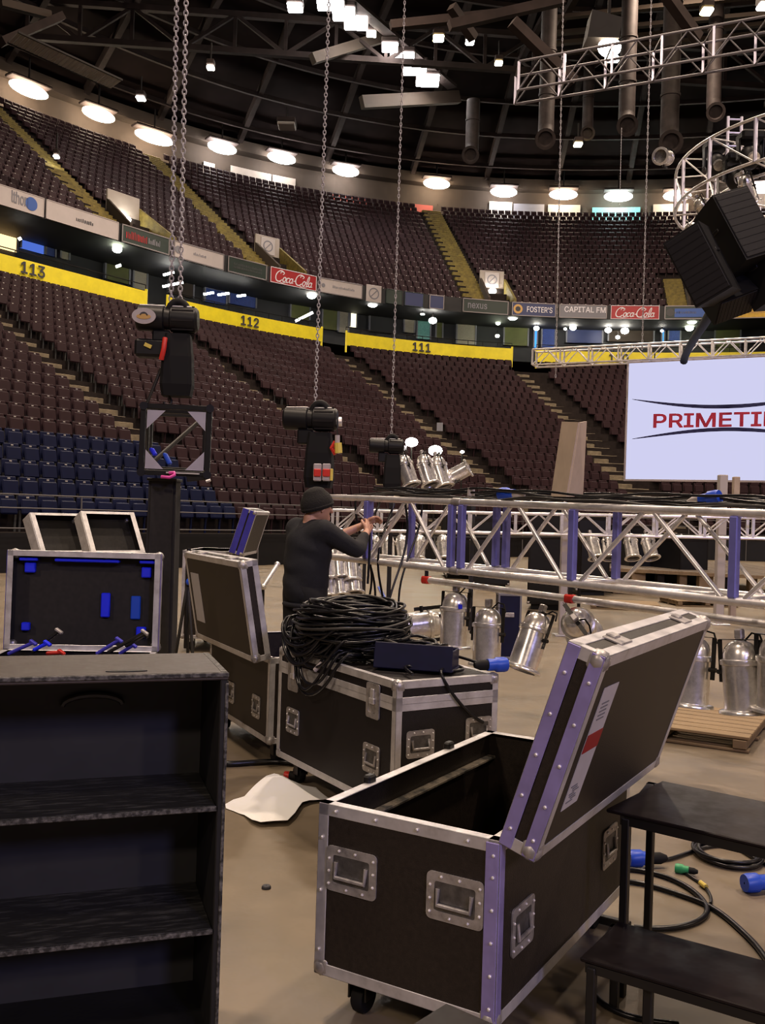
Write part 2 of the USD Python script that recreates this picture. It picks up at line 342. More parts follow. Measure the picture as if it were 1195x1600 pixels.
for (q0, z0), (q1, z1) in zip(lv, lv[1:]): strip(m, c3(ctr + (loop - ctr) * q0, z0), c3(ctr + (loop - ctr) * q1, z1))
single('ceiling', m, 'roof', kind='structure')

# roof steel: radial rafters, ring purlins, corrugated sheets near the rim lamps
def roofz(q): return float(np.interp(q, [x[0] for x in lv][::-1], [x[1] for x in lv][::-1]))
for i, s in enumerate(np.arange(.5, SMAX, .62)):
    e = upper(s, 1.10); r = MB(); pts = []
    for q in (.99, .8, .55, .3): p = ctr + (e - ctr) * q; pts.append(np.array([*p, roofz(q) - .35]))
    for a, b in zip(pts, pts[1:]):
        r.bar(a, b, .35, .6); lo = np.array([0, 0, -1.9]); d = b - a; n = max(2, int(np.linalg.norm(d) / 3))
    single('roof_rafter', r, 'roofbeam', kind='structure')
for q in (.96, .9, .84, .76, .68, .6, .5, .4):
    r = MB(); P = c3(ctr + (upper(SS, 1.10) - ctr) * q, roofz(q) - .55)
    for a, b in zip(P[:-1:2], P[2::2]): r.bar(a, b, .22, .3)
    single('roof_purlin', r, 'roofbeam', kind='structure')
def lattice(name, p0, p1, h, label, m='roofbeam', w=.3, bay=3.0, depth=0., gap=.16):
    """a planar (or box, with depth) steel lattice girder: chords, posts, diagonals"""
    p0, p1 = np.array(p0, float), np.array(p1, float); L = np.linalg.norm(p1 - p0); n = max(2, round(L / bay)); t = Thing(name, label, 'roof truss', (p0 + p1) / 2)
    dn = np.array([0, 0, -h]); side = np.cross(unit(p1 - p0), [0, 0, 1.0]) * depth
    for off in ([side * 0] if not depth else [side / 2, -side / 2]):
        a = MB().bar(p0 + off, p1 + off, w); t.part('chord', a, m); a = MB().bar(p0 + off + dn, p1 + off + dn, w); t.part('chord', a, m)
        g = MB()
        for i in range(n):
            q0, q1 = p0 + (p1 - p0) * i / n + off, p0 + (p1 - p0) * (i + 1) / n + off
            g.bar(q0, q0 + dn, gap); g.bar(q0 + (dn if i % 2 else 0), q1 + (0 if i % 2 else dn), gap)
        t.part('web', g, m)
    return t
lattice('roof_truss', (-24, 30, 33.5), (40, 42, 33.5), 2.6, 'long dark roof lattice girder crossing nearest above the flown rig', w=.4, gap=.22)
lattice('roof_truss', (-30, 42, 32.5), (44, 52, 32.5), 2.4, 'dark roof lattice girder crossing behind the row of bright roof lamps', w=.4, gap=.22)
lattice('roof_truss', (-22, 57, 31.5), (42, 62, 31.5), 2.2, 'farthest dark roof lattice girder above the far upper seats', w=.35, gap=.2)
lattice('roof_truss', (-17, 50, 31.2), (-2, 28, 33.6), 2.2, 'dark slanting roof lattice girder on the left above the chains', w=.35, gap=.2)
lattice('roof_truss', (8, 62, 31.2), (13, 30, 34), 2.2, 'dark roof lattice girder running away above the hanging air ducts', w=.35, gap=.2)
lattice('roof_truss', (24, 62, 31), (18, 28, 34), 2.2, 'dark roof lattice girder running away at the right above the flown truss', w=.35, gap=.2)
# lit corrugated sheets and catwalk grating under the roof at the left
def sheet(px0, py0, px1, py1, Y, n, matn, name, label, wid=.16):
    t = Thing(name, label, 'catwalk', at((px0 + px1) / 2, (py0 + py1) / 2, Y)); a, b = at(px0, py0, Y), at(px1, py1, Y + 3)
    for i in range(n):
        p = a + (b - a) * (i + .5) / n; d = unit(np.cross(b - a, [0, 0, 1])); t.part('slat', MB().bar(p - d * .55, p + d * .55, wid, .05, bev=.01), matn)
    t.part('side_rail', MB().bar(a - d * .6, b - d * .6, .08), 'dark'); t.part('side_rail', MB().bar(a + d * .6, b + d * .6, .08), 'dark')
sheet(20, 58, 182, 132, 40, 26, 'wallwhite', 'catwalk', 'pale slatted catwalk under the roof at the far left above the rim lamps')
for i, (x, y) in enumerate([(20, 92), (95, 108), (150, 128)]):
    pass
for a, b, w in (((0, 4), (78, 24), .35), ((2, 66), (96, 26), .6)):
    r = MB().bar(at(*a, 44), at(*b, 46), w, .35); single('roof_beam', r, 'wallwarm' if w < .5 else 'roofbeam', kind='structure')
r = MB().bar(at(488, 92, 57), at(612, 54, 60), .5, .6); single('roof_beam', r, 'wallwarm', kind='structure')
r = MB().bar(at(565, 160, 62), at(716, 152, 66), .45, .8); single('roof_beam', r, 'wallwarm', kind='structure')
for y0, y1, Y in ((22, -10, 52), (46, 20, 54), (62, 36, 56), (78, 50, 58)):
    r = MB().bar(at(868, y0 + 6, Y), at(1215, y1, Y - 4), .3, .22); single('roof_purlin', r, 'wallwarm', kind='structure')
for (xa, ya), (xb, yb), Y in (((702, 40), (880, 0), 40), ((800, 34), (896, 128), 36), ((1040, -10), (1090, 60), 36), ((705, 10), (740, 60), 42), ((610, 40), (800, 20), 44)):
    r = MB().bar(at(xa, ya, Y), at(xb, yb, Y + 1), .38, .38); single('roof_beam', r, 'roofbeam', kind='structure')

# ---- yellow barrier sections with their block numbers, and the gaps between them
gaps_px = [(228, 262), (503, 541), (800, 838)]
edges = [0.0] + [s_of_px(x, cT, 12.3) for g in gaps_px for x in g] + [SMAX]
AISLE_L = []
names = ['113', '112', '111', '110']; numpx = [49, 388, 657, 965]
for i in range(4):
    s0, s1 = edges[2 * i], edges[2 * i + 1]; s = np.linspace(s0, s1, 24); P = cT(s)
    t = Thing('yellow_barrier', f'long yellow barrier panel numbered {names[i]}, {["at the far left", "behind the hoist and the pair of chains", "under the nexus board", "behind the truss over the screen"][i]}', 'barrier', (*cT((s0 + s1) / 2), ZL))
    g = MB(); q = lower(s, .004); strip(g, c3(P, 11.72), c3(P, 12.5)); strip(g, c3(P, 12.5), c3(q, 12.5)); strip(g, c3(q, 12.5), c3(q, 11.72)); t.part('panel', g, 'yellow')
    g = MB(); g.bar((*P[0], 11.3), (*P[0], 12.62), .12); t.part('end_post', g, 'yellow'); g = MB(); g.bar((*P[-1], 11.3), (*P[-1], 12.62), .12); t.part('end_post', g, 'yellow')
    sc = s_of_px(numpx[i], cT, 12.1); a, b = lower(sc - .02, .008), lower(sc + .02, .008); rx = np.array([*unit(b - a), 0]); n = np.cross(rx, [0, 0, 1.0])
    g = MB().text(names[i], .5, M4(np.stack([rx, [0, 0, 1], n], 1), (*((a + b) / 2), 11.87)), .02); t.part('number', g, 'printdark')
    g = MB()
    for ss in np.linspace(s0, s1, 12): p = upper(ss, .004); g.cyl((*p, 12.5), (*p, 12.85), .02, n=5)
    g.tube(c3(upper(s, .004), 12.85), .025, 5); t.part('handrail', g, 'dark')

# ---- advertising boards on the front of the upper tier
def frame_at(px0, px1, z0, off=-.004):
    s0, s1 = s_of_px(px0, cT, 15), s_of_px(px1, cT, 15); a, b = upper(s0, off), upper(s1, off)
    rx = np.array([*unit(b - a), 0]); n = np.cross(rx, [0, 0, 1.0]); W = np.linalg.norm(b - a); return np.array([*a, z0]), rx, n, W
from shapely.geometry import LineString, Polygon, Point
from shapely.ops import unary_union
from shapely import affinity
def arc(cx, cy, rx_, ry_, a0, a1, n=24): a = np.radians(np.linspace(a0, a1, n)); return list(zip(cx + rx_ * np.cos(a), cy + ry_ * np.sin(a)))
def script_cola(h):
    """a flowing script reading Coca-Cola, from pen strokes, 1 unit = capital height"""
    S = []
    def C(x, big): S.append(LineString(arc(x + .42, .5, .42, .52, 55, 320)).buffer(.055)); S.append(LineString(arc(x + .62, .82, .2, .13, 200, -60)).buffer(.04)); S.append(LineString([(x + .3, .02), (x + .9, -.12), (x + big, .0)]).buffer(.03))
    def o(x): S.append(LineString(arc(x + .16, .24, .15, .22, 0, 360)).buffer(.05)); S.append(LineString([(x + .28, .36), (x + .42, .42)]).buffer(.03))
    def c(x): S.append(LineString(arc(x + .17, .24, .16, .22, 60, 310)).buffer(.05))
    def a(x): S.append(LineString(arc(x + .15, .24, .15, .22, 0, 360)).buffer(.05)); S.append(LineString([(x + .3, .45), (x + .29, .05), (x + .42, .08)]).buffer(.045))
    def l(x): S.append(LineString(arc(x + .12, .62, .09, .38, -90, 250)).buffer(.045)); S.append(LineString([(x + .08, .28), (x + .12, .03), (x + .26, .08)]).buffer(.045))
    C(0, 1.35); o(.86); c(1.26); a(1.62); S.append(LineString([(2.06, .28), (2.24, .30)]).buffer(.045)); C(2.25, 1.5); o(3.1); l(3.5); a(3.82)
    g = affinity.skew(unary_union(S), 18); x0, y0, x1, y1 = g.bounds; g = affinity.translate(g, -(x0 + x1) / 2, -.45); return affinity.scale(g, h, h, origin=(0, 0))
def board(px0, px1, face, label, deco, z0=14.6, z1=15.5, border='frame'):
    o, rx, n, W = frame_at(px0 + 1.5, px1 - 1.5, z0); H = z1 - z0; R = np.stack([rx, [0, 0, 1], n], 1); c = o + rx * W / 2 + np.array([0, 0, H / 2])
    t = Thing('advertising_board', label, 'sign', o + rx * W / 2); t.part('panel', MB().box(c + n * .05, (W, H, .06), R), face)
    b = .07 if border == 'frame' else .045
    for k, (dx, dy, w, h) in enumerate([(0, H / 2 - b / 2, W, b), (0, -H / 2 + b / 2, W, b), (W / 2 - b / 2, 0, b, H), (-W / 2 + b / 2, 0, b, H)]):
        t.part('frame', MB().box(c + rx * dx + np.array([0, 0, dy]) + n * .07, (w, h, .06), R, .012), border)
    deco(t, lambda dx, dy: M4(R, c + rx * dx + np.array([0, 0, dy]) + n * .085), W, H)
def d_text(items):
    def f(t, at_, W, H):
        for txt, h, dx, dy, mt, wd in items:
            t.part('lettering', MB().text(txt, h, at_(dx * W, dy), .012, True, .5, width=None if not wd else wd * W), mt)
    return f
def d_cola(t, at_, W, H): t.part('lettering', MB().poly(script_cola(W * .19), .012, at_(0, -.03)), 'printlight')
def scribble(dx, dy, w, h, mt, seed=0, rows=1):
    """lettering too blurred to read in the photograph: short uneven strokes"""
    def f(t, at_, W, H):
        g = np.random.default_rng(seed); shp = []
        for r in range(rows):
            x = -w / 2
            while x < w / 2:
                q = g.uniform(.03, .07); hh = h / rows * g.uniform(.45, .8); y0 = h / 2 - h / rows * (r + .9); shp.append(Polygon([(x, y0), (x + q, y0), (x + q, y0 + hh), (x, y0 + hh)])); x += q + g.uniform(.03, .06)
        t.part('lettering', MB().poly(unary_union(shp), .01, at_(dx * W, dy)), mt, kind='stuff')
    return f
def emblem(dx, r, mt, inner=None, dy=0.):
    def f(t, at_, W, H):
        t.part('emblem', MB().poly(Point(0, 0).buffer(r, 10) if not inner else Point(0, 0).buffer(r, 12).difference(Point(0, 0).buffer(r * .55, 12)), .012, at_(dx * W, dy)), mt)
        if inner: t.part('emblem', MB().poly(Point(0, 0).buffer(r * .5, 10), .012, at_(dx * W, dy)), inner)
    return f
def both(*fs): return lambda *a: [f(*a) for f in fs]
board(-70, 68, 'white', 'white board with a blue ball emblem, at the far left end', both(d_text([('lthon', .5, .20, -.17, 'printgrey', .2)]), emblem(.34, .3, 'blueprint')), border='white')
board(68, 184, 'white', 'white board with one small dark word, left of the dark board with red letters', scribble(.02, -.02, 1.0, .26, 'printdark', 3), border='white')
board(186, 264, 'green', 'dark board with red and white letters behind the pair of chains', both(scribble(-.2, 0, 1.3, .5, 'red', 4), scribble(.16, 0, .7, .4, 'printgrey', 5)))
board(268, 349, 'white', 'white board with faint grey words just right of the pair of chains', both(scribble(.0, .02, .8, .2, 'printgrey', 6), emblem(-.42, .2, 'printgrey')))
board(352, 416, 'green', 'charcoal board with fine grey lettering left of the red board', scribble(0, 0, 1.9, .34, 'printdim', 7, 2))
board(419, 494, 'red', 'red board with white script at the left, right of the charcoal board', d_cola, border='printlight')
board(496, 566, 'white', 'pale board with a small emblem between the red board and the no smoking sign', both(scribble(.05, .02, 1.5, .2, 'printgrey', 8), emblem(-.42, .12, 'printgrey')))
for a, b, c in ((600, 628, 'dark green'), (629, 662, 'dull navy'), (668, 694, 'framed slate blue')): board(a, b, 'green' if a == 600 else 'navy', f'{c} blank board right of the no smoking sign', lambda *q: None, border='green' if a < 660 else 'frame')
board(720, 795, 'green', 'dark green board with the pale word nexus', d_text([('nexus', .42, -.18, -.16, 'printgrey', .42)]))
board(797, 869, 'navy', 'dark blue board with a gold ring emblem and the word FOSTER\'S', both(emblem(-.36, .3, 'gold', 'printdark'), d_text([("FOSTER'S", .34, .13, -.16, 'printlight', .58)])))
board(871, 949, 'printgrey', 'grey board with pale capitals reading CAPITAL FM', d_text([('CAPITAL FM', .34, .04, -.05, 'printlight', .86)]))
board(952, 1031, 'red', 'red board with white script at the right, beside the grey board', d_cola, border='printlight')
board(1036, 1114, 'green', 'dark board with a bright blue middle strip, left of the yellow board', both(lambda t, at_, W, H: t.part('patch', MB().poly(Polygon([(-.9, -.3), (1.0, -.3), (1.0, .25), (-.9, .25)]), .01, at_(.06, 0)), 'blueprint'), emblem(-.38, .24, 'printdim'), scribble(-.06, 0, 1.3, .2, 'printgrey', 9)))
board(1117, 1200, 'signyellow', 'golden yellow board with dark script at the far right', scribble(.2, .05, 1.8, .4, 'gold', 10, 2))
def no_smoking(c, R, s, label, name='no_smoking_sign'):
    t = Thing(name, label, 'sign', c); t.part('panel', MB().box(c, (s, s, .05), R, .015), 'white'); M = M4(R, c + R[:, 2] * .026)
    ring = Point(0, 0).buffer(s * .34, 12).difference(Point(0, 0).buffer(s * .27, 12)).union(affinity.rotate(LineString([(-s * .3, 0), (s * .3, 0)]).buffer(s * .03), 45, origin=(0, 0)))
    t.part('symbol', MB().poly(ring, .01, M), 'printgrey')
o, rx, n, W = frame_at(570, 595, 14.6); no_smoking(o + rx * W / 2 + np.array([0, 0, .47]) + n * .06, np.stack([rx, [0, 0, 1], n], 1), W * .95, 'white square no smoking sign hung on the front of the upper tier')

# ------------------------------------------------------------------ seating
gap_s = [(edges[1] + edges[2]) / 2, (edges[3] + edges[4]) / 2, (edges[5] + edges[6]) / 2]
S_BLUE = s_of_px(400, cB, 2.0); K_BLUE = NL - 5
aisl = [(1.70, K_BLUE, .62, 'step', 'worn concrete stair through the lower seats at the far left'),
        (gap_s[0], NL, .5, 'step', 'narrow dim stair through the lower seats behind the nearest chain hoist'),
        (gap_s[1], NL, .6, 'step', 'tan stair running down between the barrier panels 112 and 111'),
        (gap_s[2], NL, .75, 'step', 'broad pale stair running down to the leaning cardboard post')]
aisu = [(s_of_px(196, cT, 15.2), .7, 'yellow stair through the upper seats at the far left'), (s_of_px(428, cT, 15.2), .7, 'yellow stair through the upper seats above the red board at the left'),
        (s_of_px(752, cT, 15.2), .75, 'yellow stair through the upper seats above the nexus board'), (s_of_px(1062, cT, 15.2), .62, 'short yellow stair low in the upper seats left of the hanging loudspeakers')]
def stair(tier, s, kmax, hw, mt, label):
    fn, N = (lower, NL) if tier == 'l' else (upper, NU)
    t = Thing('stair', label, 'stairs', (*fn(s, .5), zl(NL // 2) if tier == 'l' else zu(NU // 2)))
    for k in range(kmax):
        for h in (0, .5):
            p, q = fn(s, (k + h) / N), fn(s, (k + h + .5) / N); d = unit(q - p); z0 = zl(k) if tier == 'l' else zu(k)
            rise = -RISE if tier == 'l' else (ZU1 - ZU0) / (NU - 1); zt = z0 + .03 + (rise * .5 if (h and tier == 'u') else 0) + (0 if (tier == 'u' or not h) else -.0)
            if tier == 'l' and h: zt = z0 - RISE * .5 + .03
            c = (p + q) / 2; t.part('step', MB().box((*c, zt - .12), (2 * hw, np.linalg.norm(q - p) + .02, .3), np.stack([[d[1], -d[0], 0], [d[0], d[1], 0], [0, 0, 1]], 1), .015), mt)
for s, kmax, hw, mt, lb in aisl: stair('l', s, kmax, hw, mt, lb)
for s, hw, lb in aisu: stair('u', s, NU if 'short' not in lb else 7, hw, 'step_yellow', lb)

def seat_mesh(simple):
    back, pan, leg, plate = MB(), MB(), MB(), MB()
    R = RX(.14)
    back.box((0, -.30, .64), (.44, .045, .42), R, .03)
    pan.box((0, -.17, .58), (.42, .07, .36), RX(.2), .03)
    plate.box((0, -.262, .80), (.07, .012, .035), R)  # pale plate drawn where the seat top glints
    for sx in ((-.2, .2) if not simple else (-.2,)): leg.bar((sx, -.25, 0), (sx, -.23, .5), .04, .05)
    if not simple: leg.bar((-.22, -.235, .46), (.22, -.235, .46), .04, .05)
    return back, pan, leg, plate
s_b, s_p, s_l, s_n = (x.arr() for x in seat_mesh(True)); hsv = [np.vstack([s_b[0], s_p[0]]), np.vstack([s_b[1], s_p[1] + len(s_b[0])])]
seats = []                                                     # (row, x, y, z, direction, tier, blue)
def row_seats(tier, k):
    fn, N = (lower, NL) if tier == 'l' else (upper, NU); f = (k + .5) / N
    s = np.linspace(0.02, SMAX - .02, 900); P = fn(s, f); d = np.r_[0, np.cumsum(np.linalg.norm(np.diff(P, axis=0), axis=1))]
    for L in np.arange(.3, d[-1] - .2, .52):
        ss = float(np.interp(L, d, s)); p = fn(ss, f)
        if tier == 'l':
            if any(np.linalg.norm(p - fn(a[0], f)) < a[2] + .3 and k < a[1] for a in aisl): continue
        else:
            if any(np.linalg.norm(p - fn(a[0], f)) < a[1] + .3 and ('short' not in a[2] or k < 7) for a in aisu): continue
            if k < 5 and any(-.2 < (ss - a[0]) * 6.2 < 2.6 for a in aisu): continue
        u = unit(fn(ss, f + .02) - p) * (1 if tier == 'l' else -1)
        seats.append((k, *p, (zl(k) if tier == 'l' else zu(k)), u, tier, tier == 'l' and k >= K_BLUE and ss < S_BLUE))
for k in range(NL): row_seats('l', k)
for k in range(NU): row_seats('u', k)
def seatR(u): return np.stack([[u[1], -u[0], 0], [u[0], u[1], 0], [0, 0, 1.0]], 1)
pp = proj(np.array([[q[1], q[2], q[3] + .6] for q in seats])); vis = (pp[:, 0] > -15) & (pp[:, 0] < 1210) & (pp[:, 1] > -10) & (pp[:, 2] > 3)
# nearest seats that the photo shows are things of their own
hidden = lambda x, y: (212 < x < 332 and 470 < y < 760) or (y > 792) or (232 < x < 282 and y > 740) or (x > 430 and y > 640) or (40 < x < 215 and y > 800)
cand = [i for i in range(len(seats)) if vis[i] and not hidden(pp[i, 0], pp[i, 1])]
cand.sort(key=lambda i: (not seats[i][6], pp[i, 2])); own = cand[:300]; own_set = set(own)
ordn = ['lowest', 'second', 'third', 'fourth', 'fifth', 'sixth', 'seventh', 'eighth', 'ninth', 'tenth', 'eleventh', 'twelfth', 'thirteenth', 'fourteenth', 'fifteenth', 'sixteenth', 'seventeenth', 'eighteenth', 'nineteenth', 'twentieth', 'twenty-first', 'twenty-second', 'top']
proto = {}
for i in own:
    k, x, y, z, u, tier, blue = seats[i]; up = NL - 1 - k
    side = 'left' if pp[i, 0] < 272 else 'right'
    if blue: lb, gr = f'navy tip-up seat in the {ordn[up]} row up, {side} of the square truss end', f'navy seats, {ordn[up]} row, {side}'
    else: lb, gr = f'dark plum tip-up seat in the {ordn[up]} row up, {side} of the square truss end', f'plum seats, {ordn[up]} row, {side}'
    if blue not in proto:
        t = Thing('arena_seat', lb, 'seat', (x, y, z), seatR(u), gr); b, p_, l, n_ = seat_mesh(False); mt = 'seat_blue' if blue else 'seat'
        t.part('backrest', b, mt, local=True); t.part('seat_pan', p_, mt, local=True); t.part('leg_frame', l, 'seatleg', local=True); t.part('number_plate', n_, 'plate', local=True, label='small pale plate standing for a glint on the seat top')
        proto[blue] = t
    else: copy_of(proto[blue], (x, y, z), seatR(u), lb, 'seat', gr)
def mass(name, sel, mt, label, plates):
    V, Fc, n = [], [], 0
    src = (np.vstack([hsv[0], s_l[0]]), np.vstack([hsv[1], s_l[1] + len(hsv[0])])) if not plates else s_n
    for i in sel:
        k, x, y, z, u, tier, blue = seats[i]; V.append(src[0] @ seatR(u).T + (x, y, z)); Fc.append(src[1] + n); n += len(src[0])
    mb = MB(); mb.add(np.vstack(V), np.vstack(Fc)); return single(name, mb, mt, label, 'seating', kind='stuff')
restl = [i for i in range(len(seats)) if i not in own_set and pp[i, 2] > 1 and -500 < pp[i, 0] < 1700]
mass('lower_seating', [i for i in restl if seats[i][5] == 'l' and not seats[i][6]], 'seat', 'rows of dark plum tip-up seats filling the lower stand', False)
mass('upper_seating', [i for i in restl if seats[i][5] == 'u'], 'seat', 'rows of dark plum tip-up seats filling the upper stand', False)
bl = [i for i in restl if seats[i][6]]
if bl: mass('navy_seating', bl, 'seat_blue', 'hidden remaining navy tip-up seats low at the left', False)
mass('seat_number_plates', [i for i in restl if seats[i][5] == 'u' and seats[i][0] < 9], 'plate', 'tiny pale plates standing for glints on the lowest rows of the upper stand', True)

# ------------------------------------------------------------------ upper vomitories with their parapets and signs
for n_, ((s, hw, lb), where) in enumerate(zip(aisu, ('far left', 'left', 'middle', 'right'))):
    c0 = s + .22; f1 = .20; z0 = zu(0); t = Thing('stairwell_parapet', f'pale concrete stairwell mouth in the upper seats, {where} of four', 'stairwell', (*upper(c0, f1), z0))
    a, b = upper(s + .10, f1), upper(s + .34, f1); d = unit(b - a); inn = unit(upper(c0, 0) - upper(c0, f1)); R = np.stack([[*d, 0], [*inn, 0], [0, 0, 1]], 1)
    if np.linalg.det(R) < 0: R[:, 0] *= -1
    W = np.linalg.norm(b - a); c = (a + b) / 2; zt = zu(4) + 1.2
    t.part('head_wall', MB().box((*c, (zt + z0 + 2.0) / 2), (W, .15, zt - z0 - 2.0), R, .02), 'wallwhite')
    t.part('dark_opening', MB().box((*(c - inn * .3), z0 + 1.1), (W * .9, .1, 2.2), R), 'walldark')
    for sg in (-1, 1):
        p = c + d * sg * W / 2; q = upper(c0 + sg * W / 2 / 6.2, .02); g = MB(); e0, e1 = np.array([*p, zt - .5]), np.array([*q, z0 + .9])
        g.add([e0, e1, (*q, z0), (*p, z0), e0 + [*(d * .15), 0], e1 + [*(d * .15), 0], (*(q + d * .15), z0), (*(p + d * .15), z0)], [[0, 1, 2, 3], [7, 6, 5, 4], [0, 4, 5, 1], [3, 2, 6, 7], [1, 5, 6, 2], [0, 3, 7, 4]])
        t.part('side_wall', g, 'step_yellow' if sg > 0 else 'wallwarm')
    if n_ in (1, 2):
        no_smoking(np.array([*(c + inn * .1), zt - .62]), np.stack([[*(-d if False else d), 0], [0, 0, 1], [*inn, 0]], 1) if np.linalg.det(np.stack([[*d, 0], [0, 0, 1], [*inn, 0]], 1)) > 0 else np.stack([[*(-d), 0], [0, 0, 1], [*inn, 0]], 1), 1.0, f'white no smoking sign on the {where} stairwell mouth in the upper seats')
    if n_ in (0, 2, 3):
        g = MB().ball((*(c + inn * .35), z0 + 1.9), (.28, .28, .2)); single('globe_lamp', g, 'globe', f'small white lamp glowing at the {where} stairwell mouth in the upper seats', 'lamp', smooth=True)

# ------------------------------------------------------------------ concourse behind the barrier: doors, lit rooms, small lamps
def wf(s, f=WALLF): return upper(s, f)
cW = lambda s: upper(s, WALLF - .01)
nd = nw = 0
def wall_panel(px0, px1, py0, py1, mt, win=False):
    global nd, nw
    s0, s1 = s_of_px(px0, cW, 13), s_of_px(px1, cW, 13); a, b = cW(s0), cW(s1); Y = (a[1] + b[1]) / 2; xm = (px0 + px1) / 2
    z1, z0 = at(xm, py0, Y)[2], max(ZL, at(xm, py1, Y)[2]); d = unit(b - a); R = np.stack([[*d, 0], [-d[1], d[0], 0], [0, 0, 1]], 1); c = (a + b) / 2; W = np.linalg.norm(b - a)
    if win: nw += 1; nm = f'window_{nw}'
    else: nd += 1; nm = f'door_{nd}'
    t = Thing(nm, None, None, (*c, z0), kind='structure'); t.part('panel', MB().box((*c, (z0 + z1) / 2), (W, .12, z1 - z0), R), mt)
    for dx in (-W / 2, W / 2): t.part('jamb', MB().box((*(c + d * dx), (z0 + z1) / 2), (.1, .2, z1 - z0), R), 'printgrey')
    t.part('head', MB().box((*c, z1), (W + .1, .2, .1), R), 'printgrey')
for args in [(-40, 24, 338, 386, 'roomwarm', True), (30, 67, 362, 392, 'roomblue', True), (69, 84, 372, 400, 'wallblue'), (92, 106, 382, 405, 'beige'), (162, 200, 388, 440, 'wallgreen'), (206, 228, 408, 452, 'beige'),
             (262, 300, 428, 462, 'wallwarm'), (318, 352, 452, 474, 'wallblue'), (356, 398, 456, 478, 'wallblue'), (452, 482, 462, 498, 'wallgreen'), (502, 526, 466, 515, 'wallgreen'), (528, 543, 466, 520, 'beige'), (545, 556, 484, 511, 'roomcream', True),
             (576, 616, 480, 520, 'walldark'), (630, 646, 486, 520, 'beige'), (650, 671, 490, 530, 'wallteal'), (680, 690, 496, 528, 'wallgreen'), (712, 742, 494, 538, 'beige'), (786, 824, 505, 540, 'wallgreen'),
             (833, 838, 506, 543, 'ledblue', True), (845, 866, 504, 543, 'wallblue'), (884, 940, 508, 536, 'navy'), (949, 1020, 508, 534, 'wallwarm'), (1033, 1037, 508, 535, 'ledblue', True), (1043, 1062, 508, 532, 'wallblue'), (1116, 1156, 506, 552, 'wallgreen')]:
    wall_panel(*args)
def globe(px, py, f, r, mt, label, group=None, flat=.8):
    s = s_of_px(px, lambda q: upper(q, f), 14); p = upper(s, f); c = at(px, py, p[1])
    t = Thing('globe_lamp', label, 'lamp', c, group=group); t.part('globe', MB().ball(c, (r, r, r * flat)), mt, smooth=True); t.part('stem', MB().cyl(c + [0, 0, r * .5], c + [0, 0, r + .22], .03, n=6), 'dark')
for px, py, r, mt, lb in [(183, 389, .26, 'globegreen', 'greenish white lamp under the dark board behind the pair of chains'), (487, 461, .3, 'globe', 'round white lamp at the lower right corner of the left red board'), (676, 501, .27, 'globe', 'white lamp hanging beside the teal doorway'), (801, 494, .36, 'globe', 'wide white lamp under the board reading FOSTER\'S'), (778, 505, .17, 'globegreen', 'small upper lamp left of the olive passage'), (777, 525, .15, 'globegreen', 'small lower lamp left of the olive passage'), (838, 513, .2, 'globe', 'white lamp beside the tall blue strip light'), (895, 512, .24, 'globe', 'white lamp in the dark bay under the grey board'), (883, 514, .12, 'globe', 'tiny lamp in the dark bay under the grey board'), (950, 516, .24, 'globe', 'left of two round lamps under the right red board'), (976, 517, .28, 'globe', 'right of two round lamps under the right red board'), (965, 527, .17, 'globe', 'small low lamp under the right red board'), (1034, 517, .12, 'globe', 'tiny lamp by the short blue strip light'), (1081, 500, .36, 'globegreen', 'upper of two lamps under the yellow board'), (1077, 512, .3, 'globegreen', 'lower of two lamps under the yellow board'), (582, 477, .3, 'tubelamp', 'flat white lamp under the hanging no smoking sign'), (660, 491, .16, 'tubelamp', 'small spot above the teal doorway')]:
    globe(px, py, .06 if py < 502 else .2, r, mt, lb, flat=.8 if mt != 'tubelamp' else .4)
for (xa, ya), (xb, yb), lb in [((461, 502), (489, 488), 'slanted white tube light above the barrier 112'), ((29, 374), (33, 372), 'tiny tube light by the blue window'), ((181, 417), (189, 414), 'short tube light under the greenish lamp'), ((243, 386), (262, 387), 'white tube light in front of the dark board by the chains'), ((262, 409), (271, 407), 'short tube light on the board edge by the chains'), ((318, 460), (334, 457), 'left of the row of short tubes in the blue bay'), ((340, 461), (358, 458), 'middle of the row of short tubes in the blue bay'), ((370, 463), (384, 461), 'right of the row of short tubes in the blue bay'), ((255, 430), (272, 425), 'upper tube light behind the pair of chains'), ((254, 448), (286, 441), 'lower tube light behind the pair of chains'), ((157, 371), (166, 369), 'tiny tube light under the white board with the small dark word')]:
    s = s_of_px((xa + xb) / 2, lambda q: upper(q, .12), 13.5); Y = upper(s, .12 if lb[0] not in 'w' else -.02)[1]; single('tube_light', MB().cyl(at(xa, ya, Y), at(xb, yb, Y), .075, n=8), 'tubelamp', lb, 'lamp')
# ledges and counters behind the barrier
for s0, s1 in ((.6, 2.3), (3.0, 4.0), (4.8, 6.2), (6.9, 9.5)):
    s = np.linspace(s0, s1, 14); m = MB(); strip(m, c3(upper(s, .22), 12.9), c3(upper(s, .22), ZL)); strip(m, c3(upper(s, .22), 12.9), c3(upper(s, .24), 12.9)); single('concourse_counter', m, 'walldark', f'dark bar counter along the concourse {["at the far left", "behind the pair of chains", "below the teal doorway", "below the right red board"][[.6, 3.0, 4.8, 6.9].index(s0)]}', 'counter')

